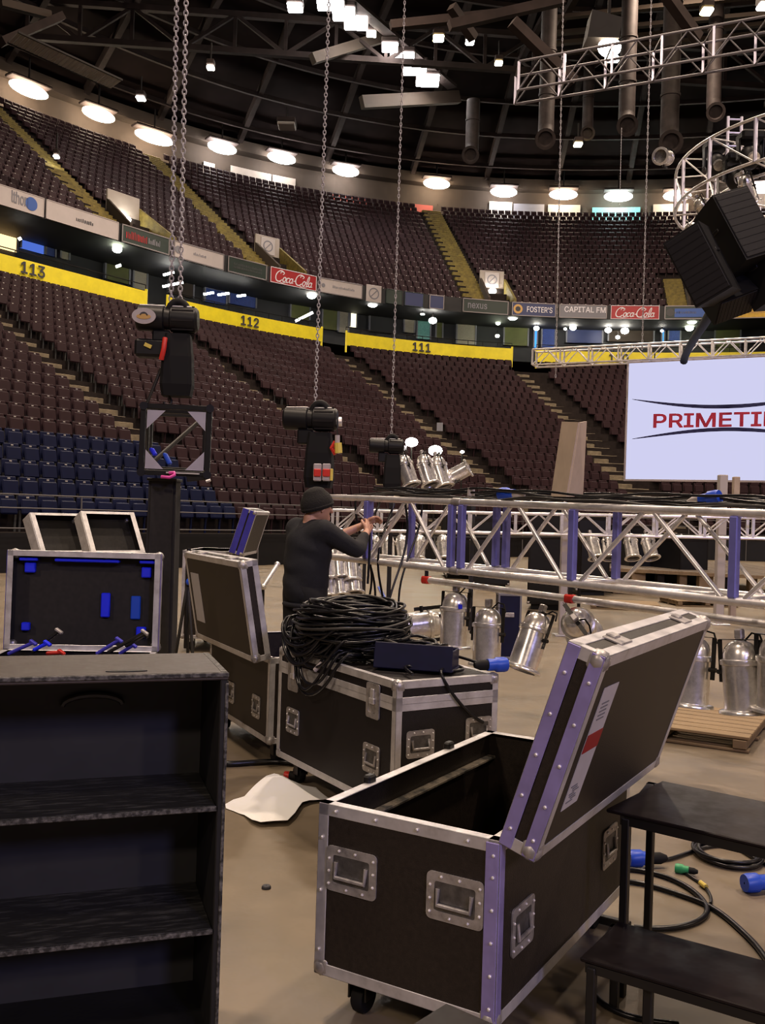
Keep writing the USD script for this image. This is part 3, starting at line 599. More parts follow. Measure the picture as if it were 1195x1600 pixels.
# ------------------------------------------------------------------ flood lamps round the rim of the upper tier
rim = [(45, 140, 'lampwarm', 1.35, 'leftmost'), (154, 179, 'lampwarm', 1.2, 'second from the left'), (241, 215, 'lampwarm', 1.5, 'third from the left and largest'), (347, 231, 'lampneutral', 1.15, 'fourth from the left'), (440, 247, 'lampneutral', 1.15, 'fifth from the left'), (540, 267, 'lampneutral', 1.1, 'sixth from the left'), (682, 287, 'lampwarm', 1.1, 'seventh from the left'), (787, 300, 'lampneutral', 1.1, 'eighth from the left'), (880, 304, 'lampwarm', 1.15, 'ninth from the left'), (966, 307, 'lampcool', 1.15, 'greenish white, tenth from the left,'), (1058, 306, 'lampwarm', 1.1, 'eleventh from the left'), (1186, 294, 'lampneutral', 2.0, 'rightmost')]
for px, py, mt, r, w in rim:
    s = s_of_px(px, lambda q: upper(q, 1.02), 27.6); p = upper(s, 1.02); c = at(px, py, p[1]); d = unit(upper(s + .05, 1.02) - upper(s - .05, 1.02)); R = np.stack([[*d, 0], [-d[1], d[0], 0], [0, 0, 1]], 1)
    t = Thing('flood_lamp', f'glowing oval flood lamp, {w} of the curved row', 'lamp', c, group=None)
    t.part('lens', MB().add(np.array(ICO2.vertices) * (r, .5, .42) @ R.T + c, ICO2.faces), mt, smooth=True)
    t.part('hood', MB().box(c + [0, 0, .5], (r * 2.1, .9, .16), R, .05), 'roofbeam'); t.part('bracket', MB().cyl(c + [0, 0, .55], c + [0, 0, 2.0], .06, n=6), 'dark')
# the upper back wall: white bays, doors, the red bay
def upper_bay(px0, px1, z0, z1, mt, n):
    s0, s1 = (s_of_px(x, lambda q: upper(q, 1.1), 26.5) for x in (px0, px1)); s = np.linspace(s0, s1, 6); m = MB(); strip(m, c3(upper(s, 1.105), z0), c3(upper(s, 1.105), z1)); strip(m, c3(upper(s, 1.105), z1), c3(upper(s, 1.118), z1)); single(f'wall_bay_{n}', m, mt, kind='structure')
for i, (a, b, z0, z1, mt) in enumerate([(318, 336, 25.6, 27.4, 'wallwhite'), (360, 424, 25.6, 27.6, 'wallwhite'), (426, 462, 25.6, 27.6, 'wallwhite'), (520, 575, 25.6, 26.9, 'wallred'), (640, 676, 25.6, 27.0, 'wallred'), (684, 722, 25.6, 27.2, 'wallwarm'), (764, 800, 25.6, 27.7, 'wallwhite'), (802, 850, 25.6, 27.6, 'printgrey'), (856, 906, 25.6, 27.6, 'wallwhite'), (925, 1000, 25.6, 27.4, 'wallteal'), (1020, 1075, 25.6, 27.6, 'wallwhite')]): upper_bay(a, b, z0, z1, mt, i + 1)
m = MB(); strip(m, c3(upper(SS, 1.06), 28.6), c3(upper(SS, 1.06), 29.4)); strip(m, c3(upper(SS, 1.06), 28.6), c3(upper(SS, 1.12), 28.6)); single('ceiling_rim_fascia', m, 'wallwarm', kind='structure')

# ------------------------------------------------------------------ roof lamps and air ducts
def roof_lamp(px, py, Y, w, mt, label, name='roof_lamp'):
    c = at(px, py, Y); t = Thing(name, label, 'lamp', c)
    t.part('lens', MB().box(c, (w, w * 1.1, .18), None, .06), mt); t.part('housing', MB().box(c + [0, 0, .25], (w * 1.05, w * 1.15, .3), None, .05), 'roofbeam'); t.part('hanger', MB().cyl(c + [0, 0, .4], c + [0, 0, 1.3], .05, n=6), 'dark')
wd = ['first', 'second', 'third', 'fourth', 'fifth', 'sixth', 'seventh', 'eighth']
for i, (px, py, Y, w) in enumerate([(516, 4, 53, 1.5), (537, 22, 54.5, 1.3), (556, 36, 56, 1.4), (580, 53, 57, .6), (609, 74, 58, 1.0), (628, 92, 59.5, 1.5), (648, 108, 61, 1.5), (668, 126, 62.5, 1.5)]): roof_lamp(px, py, Y, w, 'lampneutral' if i != 3 else 'globe', f'bright roof lamp, {wd[i]} from the top of the slanting row')
r = MB().bar(at(490, -30, 51) + [0, 0, .6], at(706, 150, 64) + [0, 0, .6], .7, .2); single('lamp_gantry', r, 'roofbeam', 'dark gantry carrying the slanting row of bright roof lamps', 'gantry')
for px, py, Y, w, mt, lb in [(461, 12, 50, .8, 'lampneutral', 'single small white roof lamp left of the slanting row'), (685, 60, 52, .6, 'lampyellow', 'small yellow roof lamp right of the slanting row'), (734, 66, 55, .5, 'globe', 'small pale roof lamp between the yellow lamp and the flown truss'), (779, 99, 55, .45, 'lampyellow', 'tiny lamp left of the end of the flown truss'), (903, 226, 58, .5, 'lampyellow', 'tiny yellowish lamp among the air ducts'), (1104, 18, 42, .5, 'lampyellow', 'yellow roof lamp high above the flown truss'), (1193, 10, 40, .5, 'globe', 'pale roof lamp in the upper right corner'), (329, 106, 50, .4, 'globe', 'tiny roof lamp right of the pair of chains'), (220, 154, 56, .5, 'tubelamp', 'tiny flat lamp above the flood lamps left of the chains'), (448, 197, 66, 1.2, 'wallwhite', 'pale unlit panel light above the rim lamps'), (88, 245, 52, .3, 'globe', 'tiny lamp above the upper seats at the far left')]: roof_lamp(px, py, Y, w, mt, lb)
for px, py, Y, r, lb, z1 in [(852, 217, 47, .46, 'leftmost', 30), (980, 196, 47, .48, 'middle', 31), (1048, 222, 44, .5, 'right, nearest the ring truss,', 31), (918, 208, 58, .4, 'small farther', 30), (1118, 175, 50, .45, 'dim, behind the ring truss,', 31), (735, 242, 60, .5, 'far left dim', 28)]:
    c = at(px, py, Y); t = Thing('air_duct', f'grey hanging air duct with a round nozzle, {lb} of the group', 'duct', c); ax = unit([-.15, -.85, -.45]); top = c - ax * .9 + [0, 0, .5]
    t.part('duct_pipe', MB().cyl(top, (top[0], top[1], z1), r * .85, n=16), 'duct', smooth=40)
    for z in np.arange(top[2] + 1.5, z1 - .2, 2.2): t.part('seam_band', MB().cyl((top[0], top[1], z), (top[0], top[1], z + .12), r * .93, n=16), 'duct', smooth=40)
    t.part('elbow', MB().tube([top + [0, 0, .3], top, top - [0, 0, .35] + ax * .1, c - ax * .45, c - ax * .1], r * .85, 14), 'duct', smooth=60)
    t.part('nozzle', MB().lathe([(r * .8, -.3), (r * 1.05, 0), (r * 1.1, .06), (r * .8, .06), (r * .55, -.2), (.02, -.28)], 18, M4(basis(ax), c)), 'duct', smooth=40)

# ------------------------------------------------------------------ flight cases
def rrect(w, h, r, n=4):
    return Polygon([(sx * (w / 2 - r) + r * math.cos(a0 + i * PI / 2 / n), sy * (h / 2 - r) + r * math.sin(a0 + i * PI / 2 / n)) for sx, sy, a0 in ((1, 1, 0), (-1, 1, PI / 2), (-1, -1, PI), (1, -1, 1.5 * PI)) for i in range(n + 1)])
TR = .036                                                    # width of the aluminium angle
class Case:
    """a road case on castors: local x = width, y = length, z up, origin at one bottom corner; the lid hinges on the long side x=0 or x=w"""
    def __init__(s, name, label, org, yaw, w, l, zb=.146, zt=.66, lid=.105, hinge='xw', opened=None, body_mat='laminate', trim='alu', group=None, castors=True):
        s.w, s.l, s.zb, s.zt, s.lid, s.hinge, s.bm, s.tm = w, l, zb, zt, lid, hinge, body_mat, trim
        s.t = Thing(name, label, 'flight case', (*org, 0), RZ(yaw), group); s.opened = opened
        g = MB(); k = .012
        g.box((w / 2, l / 2, zb + k / 2), (w, l, k))
        for c, sz in (((k / 2, l / 2, (zb + zt) / 2), (k, l, zt - zb)), ((w - k / 2, l / 2, (zb + zt) / 2), (k, l, zt - zb)), ((w / 2, k / 2, (zb + zt) / 2), (w, k, zt - zb)), ((w / 2, l - k / 2, (zb + zt) / 2), (w, k, zt - zb))): g.box(c, sz)
        s.body = s.t.part('body', g, body_mat, local=True)
        for x in (0, w):
            for y in (0, l): s.trim((x, y, zb), (x, y, zt), (w / 2, l / 2))
        for z in (zb, zt):
            for a, b in (((0, 0), (w, 0)), ((w, 0), (w, l)), ((w, l), (0, l)), ((0, l), (0, 0))): s.trim((*a, z), (*b, z), (w / 2, l / 2, (zb + zt) / 2))
        for x in (0, w):
            for y in (0, l): s.corner((x, y, zb))
        if castors:
            for x in (.10, w - .10):
                for y in (.11, l - .11): s.castor(x, y)
        if opened is None:
            g = MB().box((w / 2, l / 2, zt + lid / 2), (w - .004, l - .004, lid)); s.lidp = s.t.part('lid', g, body_mat, local=True); s.X = M4()
            s.lid_trims(True)
        else:
            th = opened
            s.X = M4(t=(w, 0, zt)) @ M4(RY(th)) @ M4(t=(-w, 0, -zt)) if hinge == 'xw' else M4(t=(0, 0, zt)) @ M4(RY(-th)) @ M4(t=(0, 0, -zt))
            g = MB(); z0, z1 = zt, zt + lid
            for c, sz in (((w / 2, l / 2, z1 - k / 2), (w, l, k)), ((k / 2, l / 2, (z0 + z1) / 2), (k, l, lid)), ((w - k / 2, l / 2, (z0 + z1) / 2), (k, l, lid)), ((w / 2, k / 2, (z0 + z1) / 2), (w, k, lid)), ((w / 2, l - k / 2, (z0 + z1) / 2), (w, k, lid))): g.box(c, sz)
            g.v = [v @ s.X[:3, :3].T + s.X[:3, 3] for v in g.v]; s.lidp = s.t.part('lid', g, body_mat, local=True)
            s.lid_trims(False)
            ln = MB().box((w / 2, l / 2, z1 - k - .004), (w - 2 * k - .002, l - 2 * k - .002, .006)); s.lpart('lid_lining', ln, 'lining')
            li = MB()
            for c, sz in (((w / 2, l / 2, zb + k + .003), (w - .03, l - .03, .006)),): li.box(c, sz)
            s.t.part('floor_lining', li, 'lining', local=True)
    def lpart(s, name, g, m, label=None, smooth=False):
        g.v = [v @ s.X[:3, :3].T + s.X[:3, 3] for v in g.v]; return s.t.part(name, g, m, parent=s.lidp, local=True, label=label, smooth=smooth)
    def trim(s, a, b, ctr, lid=False, m=None):
        """an L-shaped angle along an edge: two thin flats proud of the panels"""
        a, b = np.array(a, float), np.array(b, float); d = unit(b - a); ax = int(np.argmax(abs(d))); g = MB(); mid = (a + b) / 2; L = np.linalg.norm(b - a)
        c = np.array([s.w / 2, s.l / 2, (s.zb + s.zt) / 2 if not lid else s.zt + s.lid / 2]); o = [i for i in range(3) if i != ax]
        for i, j in (o, o[::-1]):
            sz = np.zeros(3); sz[ax] = L + .004; sz[i] = TR; sz[j] = .004; p = mid.copy(); p[i] += np.sign(c[i] - mid[i]) * (TR / 2 - .003); p[j] += -np.sign(c[j] - mid[j]) * .001; g.box(p, sz, bev=.0015)
        (s.lpart('lid_trim', g, m or s.tm) if lid else s.t.part('edge_trim', g, m or s.tm, local=True))
    def corner(s, p, lid=False, m=None):
        p = np.array(p, float); c = np.array([s.w / 2, s.l / 2, (s.zb + s.zt) / 2 if not lid else s.zt + s.lid / 2]); q = p + np.sign(c - p) * .018
        g = MB().ball(q, .031); g.box(p + np.sign(c - p) * .022, (.056, .056, .056), bev=.012)
        (s.lpart('corner_cap', g, m or 'dish', smooth=50) if lid else s.t.part('corner_cap', g, m or 'dish', local=True, smooth=50))
    def lid_trims(s, closed):
        w, l, z0, z1 = s.w, s.l, s.zt, s.zt + s.lid
        for z in (z0, z1):
            for a, b in (((0, 0), (w, 0)), ((w, 0), (w, l)), ((w, l), (0, l)), ((0, l), (0, 0))): s.trim((*a, z), (*b, z), None, True, 'alu_lilac_light' if getattr(s, 'lilac', False) and a == (0, 0) and b == (w, 0) else None)
        for x in (0, w):
            for y in (0, l): s.trim((x, y, z0), (x, y, z1), None, True); s.corner((x, y, z1), True)
    def castor(s, x, y):
        g = MB().box((x, y, s.zb - .004), (.1, .1, .008), bev=.002); p = s.t.part('castor', g, 'steelblack', local=True)
        f = MB().box((x - .03, y, s.zb - .05), (.006, .05, .09)); f.box((x + .03, y, s.zb - .05), (.006, .05, .09)); f.box((x, y, s.zb - .012), (.066, .06, .012)); s.t.part('fork', f, 'steelblack', parent=p, local=True)
        R = basis((1, 0, 0)); s.t.part('wheel', MB().lathe([(.004, -.02), (.045, -.02), (.05, -.014), (.05, .014), (.045, .02), (.004, .02)], 18, M4(R, (x, y + .015, .05))), 'rubber', parent=p, local=True, smooth=40)
    def fr(s, face, u, z):
        """a frame on a body face: x along the face (to the right seen from outside), y up, z outward"""
        if face == 'y0': o, x, n = (u, 0, z), (1, 0, 0), (0, -1, 0)
        elif face == 'yl': o, x, n = (u, s.l, z), (-1, 0, 0), (0, 1, 0)
        elif face == 'x0': o, x, n = (0, u, z), (0, -1, 0), (-1, 0, 0)
        else: o, x, n = (s.w, u, z), (0, 1, 0), (1, 0, 0)
        return M4(np.stack([x, [0, 0, 1], n], 1).astype(float), o)
    def handle(s, face, u, z, w=.165, h=.13, m='dish'):
        M = s.fr(face, u, z); g = MB().poly(rrect(w, h, .016).difference(rrect(w * .72, h * .62, .008)), .005, M @ M4(t=(0, 0, .001)))
        p = s.t.part('handle', g, m, local=True)
        b = MB(); a, c = w * .36, h * .31
        b.poly(rrect(w * .74, h * .64, .008), .003, M @ M4(t=(0, 0, .0012)))
        s.t.part('recess', b, 'dishdark', parent=p, local=True)
        gr = MB().tube([(M @ [x, y, q, 1])[:3] for x, y, q in ((-a * .82, c * .5, .006), (-a * .8, -c * .55, .012), (a * .8, -c * .55, .012), (a * .82, c * .5, .006))], .007, 7); s.t.part('grip', gr, m, parent=p, local=True, smooth=50)
        rv = MB()
        for i in range(10):
            a_ = (i + .5) / 10 * 4; e = int(a_); q = (a_ - e) * 2 - 1; x, y = ((q * .8, .83), (.87, -q * .7), (-q * .8, -.83), (-.87, q * .7))[e]; rv.box((M @ [x * w / 2, y * h / 2, .007, 1])[:3], (.009, .009, .009), bev=.003)
        s.t.part('rivets', rv, 'alubright', parent=p, local=True, kind='stuff')
    def latch(s, face, u, z, w=.1, h=.15, lid=False):
        M = s.fr(face, u, z); g = MB().poly(rrect(w, h, .014).difference(rrect(w * .66, h * .68, .008)), .006, M @ M4(t=(0, 0, .002))); g.poly(rrect(w * .68, h * .7, .008), .003, M @ M4(t=(0, 0, .002)))
        p = s.t.part('latch', g, 'dish', local=True); k = MB().box((M @ [0, 0, .012, 1])[:3], (.045, .012, .03) if face[0] == 'y' else (.012, .045, .03), bev=.004); k.box((M @ [0, h * .2, .009, 1])[:3], (.03, .012, .05) if face[0] == 'y' else (.012, .03, .05), bev=.004); s.t.part('turn_key', k, 'alubright', parent=p, local=True)
    def rivets(s, pts, lid=False):
        g = MB()
        for p in pts: g.ball(p, .0055)
        (s.lpart('rivets', g, 'alubright') if lid else s.t.part('rivets', g, 'alubright', local=True, kind='stuff'))

K['dishdark'] = mat('handle_recess', (.13, .125, .125), .45, .7, var=.35, scale=30)
# 1: the open case in front
c1 = Case('flight_case', 'open black road case in the foreground with its lid standing up', (-.1619, 2.9347), -.5365, .594, 1.2332, opened=1.88, hinge='xw', trim='alu', body_mat='laminatebrown')
for u, z in ((.12, .474), (.465, .472)): c1.handle('y0', u, z, .178, .135)
for u in (.18, 1.0): c1.handle('xw', u, .37, .165, .14)
# bluish light on front right angle and lid end, put in as lilac
g = MB(); w_, l_ = c1.w, c1.l
g.box((w_ - .0185, -.0045, .405), (.040, .004, .5), bev=.0015); g.box((w_ + .0045, .0135, .405), (.004, .033, .5), bev=.0015); c1.t.part('edge_cover', g, 'alu_lilac_light', local=True)
c1.rivets([(w_ - .014, -.007, z) for z in (.2, .29, .38, .47, .56, .62)] + [(.014, -.006, z) for z in (.22, .4, .56)] + [(x, -.006, .645) for x in (.06, .2, .34, .5)])
g = MB()
for z in (.6605, .7645): g.box((w_ / 2, -.0045, z + (.017 if z < .7 else -.017)), (w_, .004, .037), bev=.0015)
c1.lpart('end_angle', g, 'alu_lilac_light')
c1.rivets([(x, -.008, z) for x in (.08, .2, .32, .44, .54) for z in (.678, .748)], True)
for y in (.25, .98):
    g = MB().box((-.004, y, .715), (.008, .1, .06), bev=.002); g.box((-.008, y, .70), (.012, .05, .03), bev=.003); c1.lpart('latch_keeper', g, 'dish')
g = MB().box((.285, .155, .7665), (.37, .13, .002)); c1.lpart('paper_label', g, 'label', label='white paper label')
g = MB().box((.268, .155, .7680), (.055, .13, .0016)); c1.lpart('red_stripe', g, 'red', label='red stripe on the label')
g = MB()
for i in range(7): g.box((.40 + .008 * i, .13 + .012 * (i % 3), .7682), (.004, .05 - .01 * (i % 2), .0012))
for i in range(5): g.box((.15 + .012 * i, .145, .7682), (.004, .06, .0012))
c1.lpart('print_lines', g, 'printgrey')
g = MB().box((w_ + .010, l_ / 2, .655), (.012, l_ - .06, .035), bev=.003); c1.t.part('hinge_strip', g, 'worntan', local=True)
g = MB().box((.03, l_ / 2, .565), (.035, l_ - .05, .012), bev=.003); c1.t.part('inner_ledge', g, 'worntan2', local=True)
for y in (.28, .86):
    g = MB().box((.004, y, .672), (.03, .045, .03), bev=.006); c1.t.part('latch_hook', g, 'steelblack', local=True)
# 2: the closed case under the cables
c2 = Case('flight_case', 'closed black road case carrying a heap of coiled black cable', (.0928, 4.4778), .56, .6, 1.2365)
for u, z in ((1.045, .379), (.204, .363)): c2.handle('x0', u, z, .15, .14)
for u, z in ((.14, .467), (.486, .50)): c2.handle('y0', u, z, .16, .13)
for u, z in ((.2, .645), (1.05, .63)): c2.latch('x0', u, z, .12, .17)
# 3: the open case at the left
c3_ = Case('flight_case', 'open road case left of the cable heap, white sheet on its leaning lid', (-.6453, 5.7783), .4728, .603, 1.2068, opened=1.748, hinge='x0', body_mat='laminatebrown')
for u in (.222, .721): c3_.handle('x0', u, .33, .14, .14)
g = MB().box((.30, 1.03, .7665), (.34, .19, .002)); c3_.lpart('paper_label', g, 'label', label='white paper sheet')
for y in (.3, .95):
    g = MB().box((c3_.w + .004, y, .715), (.008, .1, .06), bev=.002); c3_.lpart('latch_keeper', g, 'dish')
# 4: the open case behind the cabinet, blue foam blocks inside its lid
c4 = Case('flight_case', 'open black case behind the black cabinet with bright blue foam blocks in its lid', (-1.30, 5.31), 1.669, .6, .91, opened=1.60, hinge='xw', trim='alu')
def lidbox(c, x0, x1, y0, y1, d, m, name, label=None):      # x measured down from the lid's top edge, y from its left end as seen from inside
    g = MB().box(((x0 + x1) / 2, c.l - (y0 + y1) / 2, c.zt + c.lid - .018 - d / 2), (abs(x1 - x0), abs(y1 - y0), d), bev=.006); c.lpart(name, g, m, label=label)
for x0, x1, y0, y1, d in ((.07, .135, .085, .15, .035), (.085, .15, .79, .85, .035), (.25, .40, .55, .605, .03), (.265, .41, .73, .79, .02), (.455, .52, .77, .83, .035), (.44, .49, .08, .13, .04)): lidbox(c4, x0, x1, y0, y1, d, 'foamblue' if d != .02 else 'plugblue', 'foam_block', 'bright blue foam block')
for y0, y1 in ((.06, .17), (.27, .66), (.78, .89)): lidbox(c4, .042, .062, y0, y1, .07, 'foamblue', 'foam_strip', 'bright blue foam strip')
for y, m in ((-.0045, 'alu_lilac_light'), (c4.l + .0045, 'blueedge')):  # right end: bluish light put into the trim colour
    g = MB().box((.3, y, .675), (.6, .004, .03), bev=.0015); c4.lpart('end_angle', g, m)
# 5-6: two grey-framed cases far behind with their lids up
for i, (px, py, Y, yaw, lb) in enumerate([(106, 864, 11.3, 2.45, 'left of two open grey-framed cases in front of the seats'), (186, 864, 10.9, 2.36, 'right of two open grey-framed cases in front of the seats')]):
    p = at(px, py, Y); Rv, Vv = np.array([math.cos(yaw), math.sin(yaw)]), np.array([-math.sin(yaw), math.cos(yaw)]); o_ = p[:2] - Rv * .54 - Vv * .34
    c = Case('road_case', lb, o_, yaw, .54, .68, zt=p[2], lid=.17, hinge='xw', opened=2.12)
    for y in (0, c.l): c.lpart('side_angle', MB().box((.27, y, c.zt + .085), (.54, .014, .16), bev=.003), 'alu')
    for y in (.03, c.l - .03): c.lpart('rim_angle', MB().box((.27, y, c.zt - .003), (.54, .06, .006), bev=.002), 'alu')
# 7: the tall one seen edge on
p = at(358, 862, 10.4); c7 = Case('road_case', 'tall open case behind the leaning lid, blue edge toward the viewer', (p[0] - .5, p[1]), -.04, .5, .9, zt=p[2], lid=.15, hinge='xw', opened=1.86, body_mat='laminatebrown')
g = MB()
for z in (c7.zt + .034, c7.zt + .116): g.box((.25, -.0045, z), (.5, .004, .066), bev=.0015)
c7.lpart('end_angle', g, 'blueedge')

# ------------------------------------------------------------------ black cabinet of open shelves
YC = math.atan2(.186, .556); RC = RZ(YC); FR = np.array([-.408, 2.641, 0]); W_, D_, H_ = 1.02, .365, 1.1
cab = Thing('cabinet', 'black open-fronted shelf cabinet with worn edges at the left front', 'cabinet', FR, RC)
L_ = lambda name, c, s, m, par=None, bev=.003, label=None: cab.part(name, MB().box(c, s, bev=bev), m, parent=par, local=True, label=label)
k = .022
tp = L_('top_panel', (-W_ / 2, D_ / 2, H_ - k / 2), (W_, D_, k), 'cabinettop'); L_('side_panel', (-k / 2, D_ / 2, (H_ - k) / 2 + .03), (k, D_, H_ - k - .06), 'cabinet'); L_('side_panel', (-W_ + k / 2, D_ / 2, (H_ - k) / 2 + .03), (k, D_, H_ - k - .06), 'cabinet')
L_('back_panel', (-W_ / 2, D_ - .006, H_ / 2 + .02), (W_ - .004, .012, H_ - .08), 'cabinetback'); L_('base', (-W_ / 2, D_ / 2, .045), (W_, D_, .09), 'cabinet')
for z in (.722, .385): sh = L_('shelf', (-W_ / 2, D_ / 2, z + .004), (W_ - 2 * k, D_ - .014, .013), 'shelfworn'); L_('front_edge', (-W_ / 2, .002, z + .004), (W_ - 2 * k, .010, .014), 'wornedge', sh, .002)
L_('front_edge', (-W_ / 2, -.002, H_ - .007), (W_, .006, .013), 'wornedge', tp, .002); L_('front_edge', (-.004, -.002, H_ / 2), (.009, .006, H_ - .06), 'wornedge', None, .002)
L_('top_corner', (-.012, D_ / 2, H_ - .003), (.02, D_, .008), 'wornedge', tp, .002)
cab.part('hand_hold', MB().poly(affinity.scale(Point(0, 0).buffer(1, 12), .055, .012), .004, M4(np.eye(3), (-.27, .045, H_ - .002))), 'black', local=True, parent=tp, label='dark hand hole in the top')
cab.part('hinge_plate', MB().box((.003, .06, H_ - .08), (.006, .03, .09), bev=.002), 'dish', local=True)
g = MB().tube([(-.345 + .085 * math.cos(a), D_ - .03, .955 + .028 * math.sin(a)) for a in np.linspace(PI, 0, 10)], .009, 7); cab.part('back_handle', g, 'cablegrey', local=True, smooth=50)

# ------------------------------------------------------------------ black steel tables at the right
def table(label, q0, e1, e2, z, thick, legs, leg=.026, name='table', rails=()):
    """top: corner q0, edge vectors e1 (along the front) and e2 (to the back); legs: fractions (a, b)"""
    q0 = np.array([*q0, 0.0]); e1, e2 = np.array([*e1, 0.0]), np.array([*e2, 0.0]); R = np.stack([unit(e1), np.cross([0, 0, 1.0], unit(e1)), [0, 0, 1.0]], 1); L1, L2 = np.linalg.norm(e1), np.linalg.norm(e2)
    t = Thing(name, label, 'table', q0 + (e1 + e2) / 2, R); c = q0 + (e1 + e2) / 2
    t.part('table_top', MB().box(c + [0, 0, z - .006], (L1, L2, .012), R, .003), 'table')
    fr = MB()
    for a, b, w in ((q0, q0 + e1, 0), (q0 + e2, q0 + e1 + e2, 0), (q0, q0 + e2, 1), (q0 + e1, q0 + e1 + e2, 1)): d = unit(c - (a + b) / 2) * leg / 2; fr.bar(a + d + [0, 0, z - .012 - thick / 2], b + d + [0, 0, z - .012 - thick / 2], leg, thick, up=(0, 0, 1))
    t.part('apron', fr, 'steelblack')
    for a, b in legs: p = q0 + e1 * a + e2 * b; p = p + unit(c - p) * leg * .7; t.part('leg', MB().bar(p, p + [0, 0, z - .02], leg, leg, up=R[:, 0], bev=.003), 'steelblack')
    for (a0, b0), (a1, b1), zz in rails: t.part('rail', MB().bar(q0 + e1 * a0 + e2 * b0 + [0, 0, zz], q0 + e1 * a1 + e2 * b1 + [0, 0, zz], leg, leg), 'steelblack')
    return t
e = unit(np.array([.357, -.284])) * 1.05; b2_ = np.array([.206, .42])
table('taller black table at the right edge, cable coil on the floor beneath it', (.81, 3.141), e, b2_, .6, .03, [(0, 0), (0, 1), (1, 0), (1, 1)])
e = unit(np.array([.419, -.277])) * 1.0; b2_ = np.array([.142, .28])
table('lower black table in front of the taller one at the right', (.628, 2.78), e, b2_, .28, .026, [(0, 0), (0, 1), (.16, .1), (1, 0), (1, 1)])
e = unit(np.array([.19, -.16])) * .9
table('corner of a low black bench at the bottom edge of the view', (.19 - .3, 2.2 - .32), e, (.3, .32), .43, .03, [(0, 0), (0, 1), (1, 0), (1, 1)], name='bench')
single('floor_bar', MB().bar(hit(927, 1433, .02), hit(985, 1447, .02), .03, .03, bev=.004), 'steelblack', 'short black bar lying on the floor against the tall table leg', 'bar')

# ------------------------------------------------------------------ the big silver truss with its lamp bar
TA, TBv = np.array([-.526, 8.157, 1.683]), np.array([2.112, 5.285, 1.616]); TD = (TBv - TA) / np.linalg.norm((TBv - TA)[:2]); TN = np.array([.737, .676, 0]); TW, TH = .5, .5
def tp(t, off=0., dz=0.): return TA + TD * t + TN * off + np.array([0, 0, dz])
tr = Thing('lighting_truss', 'big silver box truss with blue-tinted uprights crossing the middle at head height', 'truss', tp(2.4, .25, -1.6), RZ(math.atan2(TD[1], TD[0])))
t0, t1 = .05, 5.4
for off in (0, TW):
    for dz in (0, -TH): 
        for a, b in ((t0, 1.575), (1.585, t1)): tr.part('chord', MB().cyl(tp(a, off, dz), tp(b, off, dz), .0255, n=14), 'alubright', smooth=40)
nodes = [.07, .6, 1.53, 1.63, 2.61, 3.72, 4.85]
for off in (0, TW):
    for t in nodes: tr.part('upright', MB().bar(tp(t, off, -.02), tp(t, off, -TH + .02), .05, .05, up=TD, bev=.006), 'alu_blue_tint')
    for a, b in ((.6, 1.53), (1.63, 2.61), (2.61, 3.72), (3.72, 4.85)):
        mid = (a + b) / 2
        for e, q in ((a + .07, mid - .04), (b - .07, mid + .04)): tr.part('diagonal', MB().cyl(tp(q, off, -.02), tp(e, off, -TH + .02), .0155, n=9), 'alubright', smooth=40)
    tr.part('diagonal', MB().cyl(tp(.1, off, -TH + .02), tp(.56, off, -.02), .0155, n=9), 'alubright', smooth=40)
for t in nodes:
    for dz in (0, -TH): tr.part('cross_tube', MB().cyl(tp(t, .02, dz), tp(t, TW - .02, dz), .018, n=9), 'alubright', smooth=40)
for a, b in ((.6, 1.53), (1.63, 2.61), (2.61, 3.72), (3.72, 4.85)): tr.part('cross_tube', MB().cyl(tp(a, .02, -TH), tp(b, TW - .02, -TH), .0155, n=9), 'alubright', smooth=40)
for off in (0, TW):
    for dz in (0, -TH): tr.part('coupler', MB().cyl(tp(1.54, off, dz), tp(1.62, off, dz), .031, n=12), 'dish', smooth=40)
def bp(t, dz=0.): p = tp(t, .25); return np.array([p[0], p[1], 1.045 - .022 * (t - 1.0) + dz])
lb = Thing('lamp_bar', 'silver tube hung beneath the truss with the big silver par lamps', 'lamp bar', bp(2.5))
lb.part('tube', MB().cyl(bp(1.0), bp(5.3), .0245, n=12), 'alubright', smooth=40)
for t in (1.04, 2.42, 3.9): lb.part('hanger_clamp', MB().box(bp(t), (.06, .06, .075), basis(TD), .01), 'redplastic', label='red clamp'); lb.part('hanger', MB().bar(bp(t, .03), tp(t, .25, -TH), .012, .03), 'steelblack')

